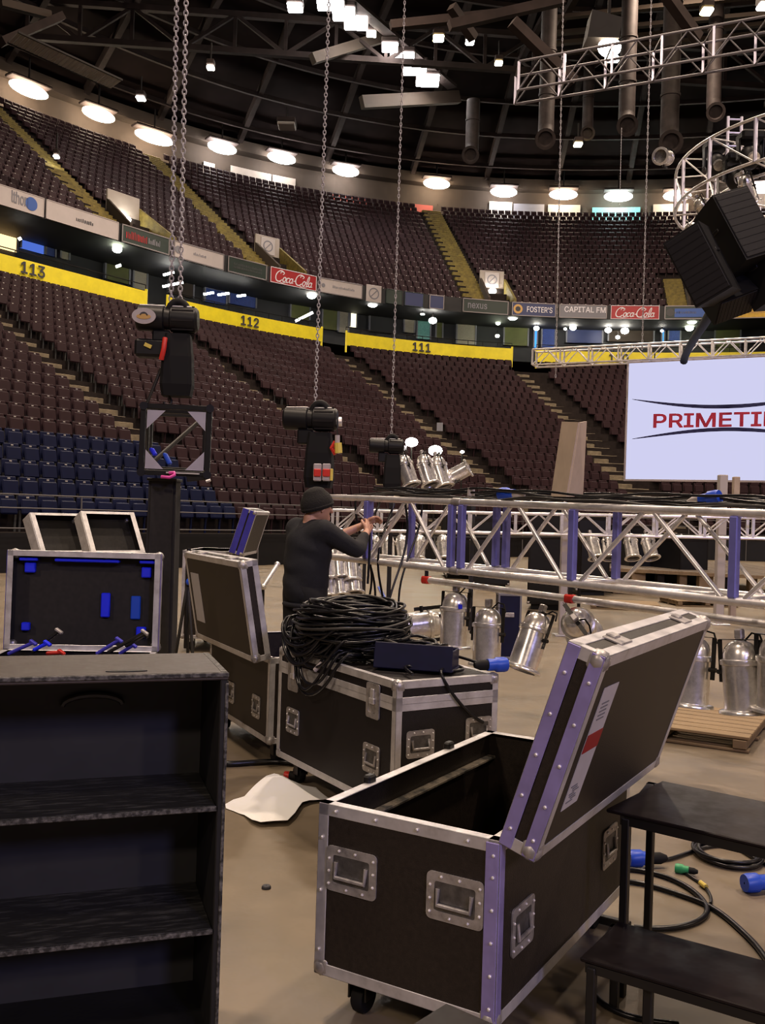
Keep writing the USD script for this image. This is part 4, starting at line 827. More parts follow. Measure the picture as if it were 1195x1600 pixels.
par0 = None
def par(c, ax, roll, label, group=None, sc=1.0):
    """a silver par lamp: c = middle of the collar, ax = the way it shines"""
    global par0
    z = -unit(ax); R = basis(z, (math.cos(roll), math.sin(roll), .01)) if True else None; R = np.stack([R[:, 0], R[:, 1], R[:, 2]], 1)
    if par0 is not None: return copy_of(par0, c, R * sc, label, 'lamp', group)
    t = Thing('par_lamp', label, 'lamp', c, R, group)
    b = t.part('barrel', MB().lathe([(.104, 0), (.106, -.01), (.104, -.27), (.108, -.29)], 28), 'chrome', smooth=50, local=True)
    t.part('collar', MB().lathe([(.1, .02), (.116, .014), (.118, 0), (.116, -.014), (.1, -.02)], 28), 'chrome', smooth=50, local=True)
    t.part('front_flange', MB().lathe([(.1, -.27), (.128, -.275), (.135, -.283), (.135, -.296), (.1, -.3)], 28), 'chrome', smooth=50, local=True)
    t.part('rear_cap', MB().lathe([(.1, .015), (.098, .05), (.088, .085), (.066, .112), (.036, .126), (.004, .13)], 24), 'chrome', smooth=60, local=True)
    t.part('lens', MB().lathe([(.1, -.262), (.06, -.25), (.003, -.245)], 20), 'dishdark', smooth=60, local=True)
    y = MB()
    for sx in (-1, 1): y.bar((sx * .128, 0, -.12), (sx * .128, 0, .13), .004, .028, up=(1, 0, 0)); y.cyl((sx * .1, 0, -.06), (sx * .15, 0, -.06), .014, n=8)
    y.bar((-.128, 0, .132), (.128, 0, .132), .028, .004, up=(0, 0, 1)); t.part('yoke', y, 'steelblack', local=True)
    k = MB().box((0, 0, .165), (.05, .045, .06), bev=.008); t.part('clamp', k, 'dish', local=True)
    t.part('tail_cable', MB().tube([(.02, .02, .125), (.05, .05, .17), (.1, .05, .16), (.13, .03, .1)], .006, 6), 'rubber', local=True, smooth=60)
    par0 = t
def hang(t, px, py, Y, ax, roll, label, group=None): par(at(px, py, Y), ax, roll, label, group)
hang(1.33, 711, 952, 7.33, (-.03, -.06, -1), .8, 'silver par lamp with a blue spot, leftmost upright one under the truss')
single('blue_tape', MB().box(at(719, 948, 7.2), (.03, .012, .035), None, .003), 'foamblue', 'small blue tape square on the leftmost upright silver lamp', 'tape')
hang(1.64, 762, 977, 7.1, (-.02, -.08, -1), .9, 'silver par lamp hanging straight down, second from the left under the truss')
hang(2.06, 836, 985, 6.8, (-.36, -.22, -1), .6, 'silver par lamp tilted to the left, third under the truss')
hang(2.49, 903, 975, 6.5, (.35, .9, -.35), .8, 'silver par lamp turned away, rounded back showing above the tall lid')
hang(3.32, 1083, 1028, 5.86, (-.06, -.1, -1), .8, 'silver par lamp half hidden by the edge of the tall lid')
hang(3.65, 1157, 1035, 5.62, (.04, -.1, -1), .7, 'silver par lamp with lilac shine, nearest the right edge')
hang(3.95, 1214, 1030, 5.45, (0, 0, -1), .7, 'silver par lamp cut by the right edge of the view')
hang(1.05, 672, 975, 7.6, (-1, -.15, -.12), 1.5, 'silver par lamp lying sideways at the left end of the lamp bar')
# cables lying on the truss
for i in range(11):
    ph = rng.uniform(0, 6.28, 4); o = rng.uniform(.02, .48); lev = .036 + .018 * (i % 4); a0 = .3 + .25 * (i % 3)
    T = np.linspace(a0, 5.3, 60); P = np.array([tp(t, o + .07 * math.sin(1.6 * t + ph[0]) + .04 * math.sin(3.7 * t + ph[1]), lev + .012 * math.sin(4.1 * t + ph[2]) + .008 * math.sin(9 * t + ph[3])) for t in T])
    single('power_cable', MB().tube(P, .0095, 6), 'cable' if i % 4 else 'cablegrey', 'black power cable lying along the top of the silver truss', 'cable', 'cables along the top of the truss', smooth=60)
for i, (t, o, n, dn) in enumerate([(1.02, .0, .6, .12), (1.06, .1, .62, .18), (.75, .1, .52, .1), (.55, .2, .45, .25), (.45, .05, .62, .2)]):
    p = tp(t, o, .02); q = p + [dn * (-.5 if i != 4 else .6), -.1, -n - .35]; T = np.linspace(0, 1, 16)[:, None]; P = p * (1 - T) + q * T + np.array([.05, .03, 0]) * np.sin(T * 5 + i)
    single('hanging_cable', MB().tube(P, .009, 6), 'cable', f"black cable hanging down through the truss {['beside the large blue upright', 'just right of the straight strand', 'under the worker’s hands'.replace('’', chr(39)), 'nearest the worker', 'curling toward the cable heap'][i]}", 'cable', smooth=60)
def plug(c, d, label, mt='plugblue', s=1.0, tail='white'):
    t = Thing('power_plug', label, 'plug', c); d = unit(d); M = M4(basis(d), c)
    t.part('socket', MB().lathe([(.004, .055 * s), (.034 * s, .055 * s), (.038 * s, .04 * s), (.038 * s, .0), (.03 * s, -.01 * s), (.03 * s, -.05 * s), (.004, -.052 * s)], 16, M), mt, smooth=40)
    t.part('gland', MB().lathe([(.026 * s, -.05 * s), (.026 * s, -.09 * s), (.014 * s, -.12 * s), (.004, -.121 * s)], 14, M), tail, smooth=40)
plug(tp(1.95, .12, .07), -TD, 'blue power plug on top of the truss, left of the leaning cardboard', s=1.25)
plug(tp(3.45, .2, .08), TD + [0, 0, .2], 'blue power plug on top of the truss under the lit screen', s=1.2)
single('white_plug', MB().cyl(tp(1.62, .1, .05), tp(1.62, .1, .11), .028, n=12), 'white', 'white plug end standing on the truss left of the blue plug', 'plug', smooth=40)
# leaning cardboard sleeve on the truss
p = tp(2.45, .22, .05); b0, b1, b2 = at(862, 776, 6.55), at(886, 776, 6.35), at(909, 776, 6.6); q0, q1, q2 = at(879, 659, 6.6), at(905, 660, 6.4), at(915, 658, 6.65)
cb = Thing('cardboard_sleeve', 'pale folded cardboard sleeve standing on the cables of the truss', 'cardboard', (b0 + b2) / 2)
def slab(a, b, c, d, th=.008):
    n = unit(np.cross(np.array(b) - a, np.array(d) - a)) * th; return MB().add([a, b, c, d, a + n, b + n, c + n, d + n], [[0, 1, 2, 3], [7, 6, 5, 4], [0, 4, 5, 1], [1, 5, 6, 2], [2, 6, 7, 3], [3, 7, 4, 0]])
cb.part('left_face', slab(b0, b1, q1, q0), 'card'); cb.part('right_face', slab(b1, b2, q2, q1), 'card')
w_ = np.array([.05, .14, 0]); cb.part('rear_face', slab(b2, b0 + w_, q0 + w_, q2), 'card')

# ------------------------------------------------------------------ chain hoists
def chain(p0, p1, link=.034, r=.0042, w=.011):
    p0, p1 = np.array(p0, float), np.array(p1, float); L = np.linalg.norm(p1 - p0); n = int(L / (link * .78)); d = (p1 - p0) / L; R = basis(d); mb = MB()
    a = np.linspace(0, 2 * PI, 9)[:-1]; ring = np.stack([np.cos(a) * w, np.zeros(8), np.sin(a) * link * .5], 1)
    l0 = MB().tube(ring, r, 4, closed=True); v0, f0 = l0.arr(); v1 = v0 @ RZ(PI / 2).T
    V, Fc = [], []
    for i in range(n): V.append((v0 if i % 2 else v1) @ R.T + p0 + d * (i + .5) * L / n); Fc.append(f0 + i * len(v0))
    return mb.add(np.vstack(V), np.vstack(Fc))
def hoist(c, R, label, hook_z, chains, badge=True, s=1.0, link=.034, lens=None, bagz=.55, cw=.011, cr=.0042):
    """electric chain hoist: a horizontal drum-shaped motor, chain guide and a black chain bag"""
    t = Thing('chain_hoist', label, 'hoist', c, R); L = lambda v: tuple(x * s for x in v)
    x0 = MB().lathe([(.004, -.26 * s), (.085 * s, -.26 * s), (.1 * s, -.245 * s), (.1 * s, -.05 * s), (.085 * s, -.04 * s), (.085 * s, .0), (.1 * s, .01 * s), (.1 * s, .2 * s), (.08 * s, .22 * s), (.004, .22 * s)], 20, M4(basis((1, 0, 0)), (0, 0, 0)))
    t.part('motor_body', x0, 'black', smooth=35, local=True)
    g = MB()
    for k in range(8): a = k * PI / 4 + .2; g.bar(L((.02, math.cos(a) * .098, math.sin(a) * .098)), L((.19, math.cos(a) * .098, math.sin(a) * .098)), .008 * s, .02 * s)
    t.part('cooling_fins', g, 'dark', local=True)
    t.part('top_rim', MB().box(L((-.14, 0, .1)), L((.2, .06, .012)), bev=.003), 'alubright', local=True); t.part('top_rim', MB().box(L((.09, 0, .1)), L((.16, .06, .012)), bev=.003), 'alubright', local=True)
    g = MB().tube([L((.06 + .075 * math.cos(a), 0, .03 + .11 * math.sin(a))) for a in np.linspace(-.2, PI + .2, 12)], .035 * s, 8); t.part('chain_guide', g, 'rubber', smooth=60, local=True)
    if badge:
        M = M4(np.stack([[1, 0, 0], [0, 0, 1], [0, -1, 0]], 1).astype(float), L((-.185, -.112, -.005)))
        b = t.part('badge', MB().poly(affinity.scale(Point(0, 0).buffer(1, 12), .092 * s, .062 * s), .01, M), 'white', local=True)
        t.part('emblem', MB().poly(affinity.scale(Point(0, 0).buffer(1, 10), .055 * s, .02 * s), .004, M @ M4(t=(0, -.005, .01))), 'gold', parent=b, local=True); t.part('emblem', MB().poly(LineString(arc(0, -.01 * s, .03 * s, .035 * s, 30, 150, 8)).buffer(.006 * s), .004, M @ M4(t=(0, .0, .01))), 'printdark', parent=b, local=True)
    prof = [(.0, 0), (.10, .0), (.12, .1), (.115, .3), (.10, bagz)]
    bag = MB(); secs = [(-.12, .095, .075), (-.3, .115, .095), (-.52, .125, .1), (-bagz - .06, .11, .085)]; V = []
    for z, a, b in secs: V += [(.07 * s + a * s * sx, b * s * sy, z * s) for sx, sy in ((-1, -.8), (-.8, -1), (.8, -1), (1, -.8), (1, .8), (.8, 1), (-.8, 1), (-1, .8))]
    f = [(8 * i + j, 8 * i + (j + 1) % 8, 8 * i + 8 + (j + 1) % 8, 8 * i + 8 + j) for i in range(3) for j in range(8)]; bag.add(V, f); bag.add(V[24:], [[0, 1, 2, 3], [4, 5, 6, 7], [0, 3, 4, 7]]); t.part('chain_bag', bag, 'rubber', local=True)
    hb = MB().box(L((-.06, 0, -.16)), L((.14, .1, .13)), bev=.012); t.part('gear_box', hb, 'black', local=True)
    hk = MB().tube([(0, 0, -.22 * s), (0, 0, hook_z + .12), (.03, 0, hook_z + .07), (.02, 0, hook_z + .02), (-.02, 0, hook_z + .02), (-.03, 0, hook_z + .06)], .011, 7); t.part('hook', hk, 'steelblack', local=True, smooth=60)
    for a, b in chains:
        if badge:                                              # the nearest hoist: every link of its two chains in view is a part
            ml = chain(a, b, link, cr, cw); V, Fc = ml.arr(); per = 32; n_l = len(V) // per; fl_ = len(Fc) // n_l
            for i in range(min(n_l, 140)): t.part('chain_link', MB().add(V[i * per:(i + 1) * per], Fc[i * fl_:(i + 1) * fl_] - i * per), 'chain')
        else: t.part('load_chain', chain(a, b, link, cr, cw), 'chain', kind='stuff')
    return t
HD = 7.6
hc = at(266, 499, HD); h1 = hoist(hc, RZ(.06), 'nearest black chain hoist with a white oval badge, above the square truss end', at(266, 640, HD)[2] - hc[2], [(at(267, 486, HD), at(277, -60, HD - .01) + 0), (at(281, 486, HD), at(292, -60, HD))], s=1.0, link=.05, cw=.0165, cr=.0062)
h1.part('control_box', MB().box(at(236, 545, HD - .02), (.24, .14, .14), RZ(.06), .02), 'black'); h1.part('red_sling', MB().tube([at(258, 528, HD - .1), at(256, 545, HD - .12), at(252, 562, HD - .1)], .02, 7), 'redplastic', smooth=60, label='red sling')
h1.part('tag', MB().box(at(231, 540, HD - .1), (.06, .01, .03), RY(.4), .002), 'plugyellow'); h1.part('sling', MB().tube([at(252, 575, HD - .05), at(240, 605, HD - .03), at(228, 634, HD)], .012, 6), 'cablegrey', smooth=60)
hc = at(489, 655, 8.35); h2 = hoist(hc, RZ(-.1), 'middle chain hoist hanging over the worker at the left end of the truss', -.42, [(at(492, 645, 8.35), at(516, -60, 8.35))], badge=False, s=.98, link=.042, cw=.0125, cr=.005)
h2.part('end_cap', MB().cyl(at(520, 659, 8.3), at(526, 659, 8.3), .04, n=12), 'alubright'); h2.part('end_cap', MB().cyl(at(529, 659, 8.3), at(534, 659, 8.3), .04, n=12), 'alubright')
for i, (x, y) in enumerate(((492, 738), (506, 738))):
    c = at(x + 4, y, 8.2); t = Thing('plug_box', f"red and white plug box on the truss end above the worker's beanie, {['left', 'right'][i]} one", 'plug', c); t.part('case', MB().box(c, (.07, .05, .15), None, .008), 'white'); t.part('red_socket', MB().box(c + [0, -.03, -.005], (.062, .02, .065), None, .006), 'redplastic')
    if i: t.part('yellow_edge', MB().box(c + [.045, -.01, -.02], (.022, .05, .1), None, .003), 'plugyellow')
t = Thing('hanging_tag', 'yellow and white tag with a red end hanging right of the middle hoist', 'tag', at(527, 695, 8.2)); t.part('white_end', MB().cyl(at(527, 680, 8.2), at(527, 692, 8.2), .022, n=8), 'white'); t.part('yellow_body', MB().cyl(at(528, 692, 8.2), at(529, 708, 8.2), .032, n=8), 'plugyellow'); t.part('red_strap', MB().tube([at(524, 690, 8.22), at(518, 700, 8.22), at(524, 710, 8.22)], .02, 6), 'redplastic'); t.part('cord', MB().cyl(at(526, 662, 8.3), at(527, 681, 8.2), .005, n=5), 'rubber')
hc = at(606, 697, 12.6); h3 = hoist(hc, RZ(0), 'farthest chain hoist hanging beside the four shining lamps', -.5, [(at(611, 690, 12.6), at(634, -60, 12.6))], badge=False, s=.95, link=.06, cw=.012, cr=.0055)
for a, b, Y, lb_ in [((868, 590), (881, -60), 20, 'thin steel chain hanging to the left end of the screen truss'), ((1003, 546), (1019, -60), 19, 'thin steel chain hanging to the truss over the lit screen'), ((968, 320), (971, 200), 46, 'thin faint drop line below the middle air duct')]:
    single('rigging_chain', chain(at(*a, Y), at(*b, Y), .085, .0065, .013), 'chain', lb_, 'chain')

# ------------------------------------------------------------------ square truss end under the near hoist, and the black column below
sq = Thing('truss_section', 'dark square truss seen end on with pale corner gussets, under the nearest hoist', 'truss', at(274, 688, HD))
c0 = at(274, 688, HD); hw = .262; Rr = np.stack([rt * 1.0, [0, 1.0, 0], [0, 0, 1.0]], 1); Rr = np.stack([unit([1, 0, -.012]), [-.205, 1, .06], [.012, 0, 1]], 1).astype(float)
def sqp(x, y, z): return c0 + Rr @ np.array([x, y, z])
for sx in (-1, 1):
    for sz in (-1, 1):
        sq.part('chord', MB().cyl(sqp(sx * hw, 0, sz * hw), sqp(sx * hw, 1.6, sz * hw), .026, n=10), 'steelblack', smooth=40)
        tri = Polygon([(sx * (hw - .03), sz * (hw - .03)), (sx * (hw - .03 - .145), sz * (hw - .03)), (sx * (hw - .03), sz * (hw - .03 - .15))]); M = M4(np.stack([Rr[:, 0], Rr[:, 2], -Rr[:, 1]], 1), sqp(0, -.005, 0)); sq.part('gusset_plate', MB().poly(tri, .008, M), 'pale_lilac_light')
        sq.part('chord_end', MB().cyl(sqp(sx * hw, -.03, sz * hw), sqp(sx * hw, .02, sz * hw), .033, n=10), 'black', smooth=40)
for y in (0, .8, 1.6):
    for a, b in (((-1, -1), (1, -1)), ((1, -1), (1, 1)), ((1, 1), (-1, 1)), ((-1, 1), (-1, -1))): sq.part('frame_bar', MB().bar(sqp(a[0] * hw, y, a[1] * hw), sqp(b[0] * hw, y, b[1] * hw), .04, .04, bev=.004), 'steelblack' if y else 'black')
for y in (.8, 1.6): sq.part('brace', MB().cyl(sqp(-hw, y - .8, -hw), sqp(hw, y, hw), .014, n=8), 'cablegrey', smooth=40); sq.part('brace', MB().cyl(sqp(-hw, y - .8, hw), sqp(-hw, y, -hw), .014, n=8), 'cablegrey', smooth=40); sq.part('brace', MB().cyl(sqp(hw, y - .8, -hw), sqp(hw, y, hw), .014, n=8), 'cablegrey', smooth=40)
sq.part('lower_lip', MB().bar(sqp(-.06, -.03, -hw + .005), sqp(.2, -.03, -hw + .005), .02, .012), 'alubright')
for (xa, ya), (xb, yb), mt in (((236, 700), (243, 712), 'foamblue'), ((257, 708), (266, 726), 'plugblue')):
    single('blue_strap', MB().bar(at(xa, ya, HD + .1), at(xb, yb, HD + .1), .075, .03, bev=.01), mt, f"{'dark' if mt == 'plugblue' else 'bright'} blue strap inside the lower left of the square truss end", 'strap')
single('pink_tape', MB().tube([at(252, 745, HD - .06), at(265, 746, HD - .08), at(273, 742, HD - .06), at(272, 738, HD - .05), at(264, 739, HD - .05)], .013, 7), 'pink', 'curl of pink tape under the square truss end', 'tape', smooth=60)
ct = at(258, 750, HD + .25); col = Thing('black_column', 'black draped column standing under the square truss end', 'column', (ct[0], ct[1], 0))
g = MB(); n = 22; V = []
for z, k_ in ((0, 1.08), (.5, 1.02), (1.2, 1.0), (ct[2], .96)): V += [(ct[0] + (.115 + .008 * math.sin(9 * a)) * k_ * math.copysign(abs(math.cos(a)) ** .35, math.cos(a)), ct[1] + (.115 + .008 * math.sin(9 * a)) * k_ * math.copysign(abs(math.sin(a)) ** .35, math.sin(a)), z) for a in np.arange(n) * 2 * PI / n]
g.add(V, [(i * n + j, i * n + (j + 1) % n, (i + 1) * n + (j + 1) % n, (i + 1) * n + j) for i in range(3) for j in range(n)]); col.part('drape', g, 'lining', smooth=40); col.part('base_plate', MB().box((ct[0], ct[1], .006), (.34, .34, .012), None, .003), 'steelblack'); col.part('head_plate', MB().box((ct[0], ct[1], ct[2]), (.24, .24, .02), None, .003), 'steelblack')
tab = Thing('clamp', 'small black clamp sticking out right of the square truss end', 'clamp', at(325, 746, HD)); tab.part('arm', MB().bar(at(292, 748, HD), at(328, 744, HD), .03, .05, bev=.005), 'steelblack'); tab.part('pin', MB().cyl(at(322, 752, HD - .05), at(329, 750, HD - .05), .012, n=8), 'alubright')

# ------------------------------------------------------------------ the worker at the truss
PO, PYAW = np.array([-.565, 7.235, 0.0]), math.atan2(-.676, .737)           # local y = the way the worker faces
def PW(x, y, z): return PO + np.array([.676 * x + .737 * y, -.737 * x + .676 * y, z])
def limb(chain_, res=.02, it=10):
    """one smooth surface through hulls of spheres: chain_ = list of ((point, radius), (point, radius))"""
    S = lambda p, r: m3.Manifold.sphere(r, 20).translate(tuple(map(float, p)))
    parts = [m3.Manifold.batch_hull([S(a, ra), S(b, rb)]) for (a, ra), (b, rb) in chain_]
    m = m3.Manifold.batch_boolean(parts, m3.OpType.Add).refine_to_length(res).to_mesh()
    t = trimesh.Trimesh(m.vert_properties[:, :3], m.tri_verts); t.merge_vertices(); trimesh.smoothing.filter_taubin(t, .5, -.52, it); return t
J = dict(pel=(0, 0, .98), wai=(0, .0, 1.10), che=(0, .02, 1.30), nek=(0, .03, 1.46), hd=(.02, .09, 1.585), shR=(.185, .02, 1.415), shL=(-.185, .04, 1.425), elR=(.285, .255, 1.265), elL=(-.17, .32, 1.32), wrR=(.115, .50, 1.405), wrL=(-.03, .58, 1.455), hipR=(.095, 0, .93), hipL=(-.095, 0, .93), knR=(.10, .04, .50), knL=(-.11, .0, .50), anR=(.10, -.0, .09), anL=(-.12, -.06, .09), toR=(.12, .16, .035), toL=(-.14, .10, .035))
J = {k: PW(*v) for k, v in J.items()}
man = Thing('person', 'person in a black beanie, dark jumper and dark trousers reaching up to the truss', 'person', PO, RZ(0))
hR = unit(J['wrR'] - J['elR']); hL = unit(J['wrL'] - J['elL'])
skin = [((J['nek'] - [0, 0, .07], .062), (J['nek'] + [0, 0, .04], .055)), ((J['nek'], .055), (J['hd'] - [0, 0, .03], .06)), ((J['hd'] + [0, 0, .02], .098), (J['hd'] - [0, 0, .035], .082)), ((J['hd'] + [0, 0, -.03], .075), (J['hd'] + np.array([.045, .04, -.085]), .045)),
        ((J['elR'], .042), (J['wrR'], .029)), ((J['elL'], .042), (J['wrL'], .029)), ((J['pel'], .13), (J['che'], .13)), ((J['che'], .12), (J['shR'], .055)), ((J['che'], .12), (J['shL'], .055)), ((J['shR'], .052), (J['elR'], .042)), ((J['shL'], .052), (J['elL'], .042)), ((J['che'], .1), (J['nek'], .06)),
        ((J['pel'], .12), (J['hipR'], .08)), ((J['pel'], .12), (J['hipL'], .08)), ((J['hipR'], .08), (J['knR'], .055)), ((J['hipL'], .08), (J['knL'], .055)), ((J['knR'], .055), (J['anR'], .035)), ((J['knL'], .055), (J['anL'], .035)), ((J['anR'], .035), (J['toR'], .03)), ((J['anL'], .035), (J['toL'], .03))]
fd = PW(0, 1, 0) - PO; rd = PW(1, 0, 0) - PO                                # facing, and the worker's right
gz = unit(fd + .25 * rd)                                                    # the face looks a little to the right
skin += [((J['hd'] + gz * .085 + [0, 0, -.005], .016), (J['hd'] + gz * .112 + [0, 0, -.03], .014))]          # nose
skin += [((J['hd'] + gz * .06 + [0, 0, -.09], .03), (J['hd'] + gz * .03 + [0, 0, -.07], .045))]
sd = unit(np.cross(gz, [0, 0, 1]))
for q in (1, -1): skin += [((J['hd'] + sd * q * .092 + [0, 0, .0], .012), (J['hd'] + sd * q * .096 - gz * .012 + [0, 0, -.03], .009))]      # ears
def hand(w, d, palmn, thumb_side, grip):
    """palm and five curled fingers from the wrist w along d; palmn = the way the palm faces"""
    out = []; s_ = unit(np.cross(palmn, d)) * thumb_side; pal = w + d * .05
    for k, o in enumerate((.03, .01, -.01, -.03)): out.append(((w + d * .01 + s_ * o * .5, .019), (w + d * .085 + s_ * o, .0125)))
    for k, (o, L) in enumerate(zip((.033, .011, -.011, -.032), (.068, .078, .072, .056))):
        a = w + d * .088 + s_ * o; b = a + unit(d * .8 + palmn * grip * .6) * L * .45; c = b + unit(d * .25 + palmn * grip) * L * .33; e = c + unit(-d * .3 + palmn * grip) * L * .26
        out += [((a, .0105), (b, .0095)), ((b, .0095), (c, .0088)), ((c, .0088), (e, .0078))]
    a = w + d * .03 + s_ * .03; b = a + unit(d * .5 + s_ * .8 + palmn * .4) * .04; c = b + unit(d * .8 + s_ * .2 + palmn * .5) * .032
    out += [((a, .015), (b, .012)), ((b, .012), (c, .010))]; return out
up = np.array([0, 0, 1.0])
skin += hand(J['wrR'] + hR * .02, unit(hR + up * .35), unit(-rd + fd * .25), 1 if np.dot(np.cross(unit(-rd + fd * .25), hR), up) > 0 else -1, 1.0)
skin += hand(J['wrL'] + hL * .02, unit(hL + up * .1), unit(rd * .8 - up * .5 + fd * .2), 1 if np.dot(np.cross(unit(rd * .8 - up * .5), hL), up) > 0 else -1, 1.0)
body = limb(skin, .011, 5); man.part('body', body, 'skin', smooth=True)
jm = [((J['pel'] + [0, 0, -.02], .165), (J['che'], .172)), ((J['pel'] + rd * .05 + [0, 0, -.02], .14), (J['che'] + rd * .06, .145)), ((J['pel'] - rd * .05 + [0, 0, -.02], .14), (J['che'] - rd * .06, .145)), ((J['che'] + [0, 0, .02], .14), (J['shR'], .088)), ((J['che'] + [0, 0, .02], .14), (J['shL'], .088)), ((J['shR'], .085), (J['elR'], .062)), ((J['shL'], .085), (J['elL'], .062)), ((J['elR'], .062), (J['elR'] + (J['wrR'] - J['elR']) * .80, .045)), ((J['elL'], .062), (J['elL'] + (J['wrL'] - J['elL']) * .42, .052)), ((J['shR'], .08), (J['nek'] - [0, 0, .035], .074)), ((J['shL'], .08), (J['nek'] - [0, 0, .035], .074))]
jv = limb(jm, .022, 8); V = np.array(jv.vertices); q = (V - PO); amp = (.010 * (meshkit.fbm(V * [9, 9, 17], 3, 4) - .5) + .005 * np.sin(34 * V[:, 2] + 14 * V[:, 0] + 6 * meshkit.noise(V * 6, 2))) * np.clip((1.45 - V[:, 2]) * 5, .25, 1); jv.vertices = V + jv.vertex_normals * amp[:, None]; man.part('jumper', jv, 'jumper', smooth=True)
hm_ = [J['pel'] + [0, 0, -.125] + rd * .172 * math.cos(a) + fd * .138 * math.sin(a) for a in np.linspace(0, 2 * PI, 37)[:-1]]; man.part('jumper_hem', MB().tube(hm_, .018, 8, closed=True), 'jumper', smooth=True)
cl = MB()
for e, w, f_ in ((J['elR'], J['wrR'], .80), (J['elL'], J['wrL'], .42)): p = e + (w - e) * f_; cl.cyl(p, p + unit(w - e) * .03, .047 if f_ > .5 else .053, n=14)
pass
tz = [((J['pel'] + rd * .03, .15), (J['hipR'], .115)), ((J['pel'] - rd * .03, .15), (J['hipL'], .115)), ((J['hipR'], .112), (J['knR'], .082)), ((J['hipL'], .112), (J['knL'], .082)), ((J['knR'], .082), (J['anR'] - [0, 0, .02], .068)), ((J['knL'], .082), (J['anL'] - [0, 0, .02], .068)), ((J['pel'], .155), (J['wai'], .145))]
man.part('trousers', limb(tz, .025, 6), 'trousers', smooth=True)
for a, b in (('anR', 'toR'), ('anL', 'toL')): man.part('shoe', limb([((J[a] - [0, 0, .045], .044), (J[b] * [1, 1, 0] + [0, 0, .04], .038)), ((J[a] - [0, 0, .045] - fd * .05, .044), (J[a] - [0, 0, .04], .044))], .02, 3), 'rubber', smooth=True)
bn = trimesh.creation.icosphere(3, 1.0); v = np.array(bn.vertices); v *= [.118, .128, .125]; v[:, 2] = np.where(v[:, 2] < -.035, -.035 - (v[:, 2] + .035) * .1, v[:, 2]); v[:, 2] += .012 * (v[:, 2] > .09); bt = np.stack([sd, gz, up], 1); bt = bt @ RX(.30); v = v @ bt.T + J['hd'] + [0, 0, .022] - gz * .014; man.part('beanie', trimesh.Trimesh(v, bn.faces), 'beanie', smooth=True)
cuff = [tuple(J['hd'] + bt @ np.array([.108 * math.cos(a), .118 * math.sin(a), -.014]) + [0, 0, .022] - gz * .014) for a in np.linspace(0, 2 * PI, 29)[:-1]]; man.part('beanie_cuff', MB().tube(cuff, .014, 8, closed=True), 'beanie', smooth=True)
g = MB()
for q in (1, -1): g.ball(J['hd'] + gz * .088 + sd * q * .032 + [0, 0, .012], (.012, .012, .008))
man.part('eyes', g, 'printdark', smooth=True); man.part('mouth', MB().tube([J['hd'] + gz * .096 + sd * q * .022 + [0, 0, -.062] - gz * abs(q) * .012 for q in (-1, -.5, 0, .5, 1)], .005, 6), 'redwall2', smooth=True)
single('hand_cable', MB().tube([J['wrR'] + hR * .1 + up * .03, J['wrR'] + hR * .12 - up * .05, J['wrR'] + hR * .13 - up * .25, J['wrR'] + hR * .10 - up * .45], .010, 6), 'cable', 'black cable end held in the hands of the worker', 'cable', smooth=60)

# ------------------------------------------------------------------ the heap of cable on the closed case
def on2(x, y, z=.774): return np.array([.0928, 4.4778, z]) + RZ(.56) @ np.array([x, y, 0.0])
def coil(name, ctr, rx, ry, n, h, label, r=.009, turns=1, mt='cable', tilt=0., seed=0):
    g = np.random.default_rng(seed); t = Thing(name, label, 'cable', ctr)
    for i in range(n):
        a = np.linspace(0, 2 * PI, 34)[:-1]; ph = g.uniform(0, 6.28, 3); k = 1 - .30 * abs(i / n - .45) + g.uniform(-.12, .1); z = h * (i + .5) / n
        w = 1 + .06 * np.sin(2 * a + ph[0]) + .04 * np.sin(3 * a + ph[1]); P = np.stack([rx * k * w * np.cos(a) + g.uniform(-.02, .02), ry * k * w * np.sin(a) + g.uniform(-.02, .02), z + .02 * np.sin(a * 2 + ph[2]) + tilt * np.cos(a) + .012], 1); P[:, 2] = np.maximum(P[:, 2], .010)
        t.part('cable_loop', MB().tube(P @ RZ(.56).T + ctr, r, 6, closed=True), mt if i % 7 else 'cablegrey', smooth=60)
coil('cable_coil', on2(.25, .84), .27, .34, 64, .27, 'large heaped coil of thin black cable on the left end of the case', .0085, seed=3)
coil('cable_coil', on2(.37, .42), .15, .16, 16, .10, 'smaller coil of black cable spilling beside the dark blue box', .0085, seed=5)
coil('cable_coil', on2(.20, 1.08), .13, .11, 14, .10, 'short bundle of black cable at the far left corner of the case', .010, seed=8)
hl = Thing('cable_bundle', 'loose loops of black cable drooping over the left side of the case', 'cable', on2(.04, .86)); gq = np.random.default_rng(12)
for i in range(16):
    a = np.linspace(0, 2 * PI, 40)[:-1]; x = .10 + gq.uniform(-.05, .04) + gq.uniform(.15, .22) * np.cos(a); y = .84 + gq.uniform(-.1, .14) + gq.uniform(.16, .27) * np.sin(a); z = .05 + .16 * i / 16 + .02 * np.sin(2 * a + i); z = np.where(x < .02, z - (.02 - x) * gq.uniform(1.0, 2.0), z); x = np.where(x < -.02, -.022 + (x + .02) * .35, x)
    z = np.where((x > -.01) & (z < .012), .012, z); hl.part('cable_loop', MB().tube(np.array([on2(*q) for q in zip(x, y, .774 + z)]), .0085, 6, closed=True), 'cable', smooth=60)
bx = Thing('dark_blue_box', 'dark navy tray lying in the cables on the closed case', 'box', on2(.30, .27)); RB = RZ(.56 + .35)
bx.part('front_panel', MB().box(on2(.22, .20, .845), (.40, .012, .13), RZ(-.28) @ RX(-.2), .004), 'navybox'); bx.part('base', MB().box(on2(.30, .27, .785), (.40, .2, .012), RZ(-.28), .004), 'navybox'); bx.part('rear_panel', MB().box(on2(.36, .34, .83), (.40, .012, .10), RZ(-.28), .004), 'navybox')
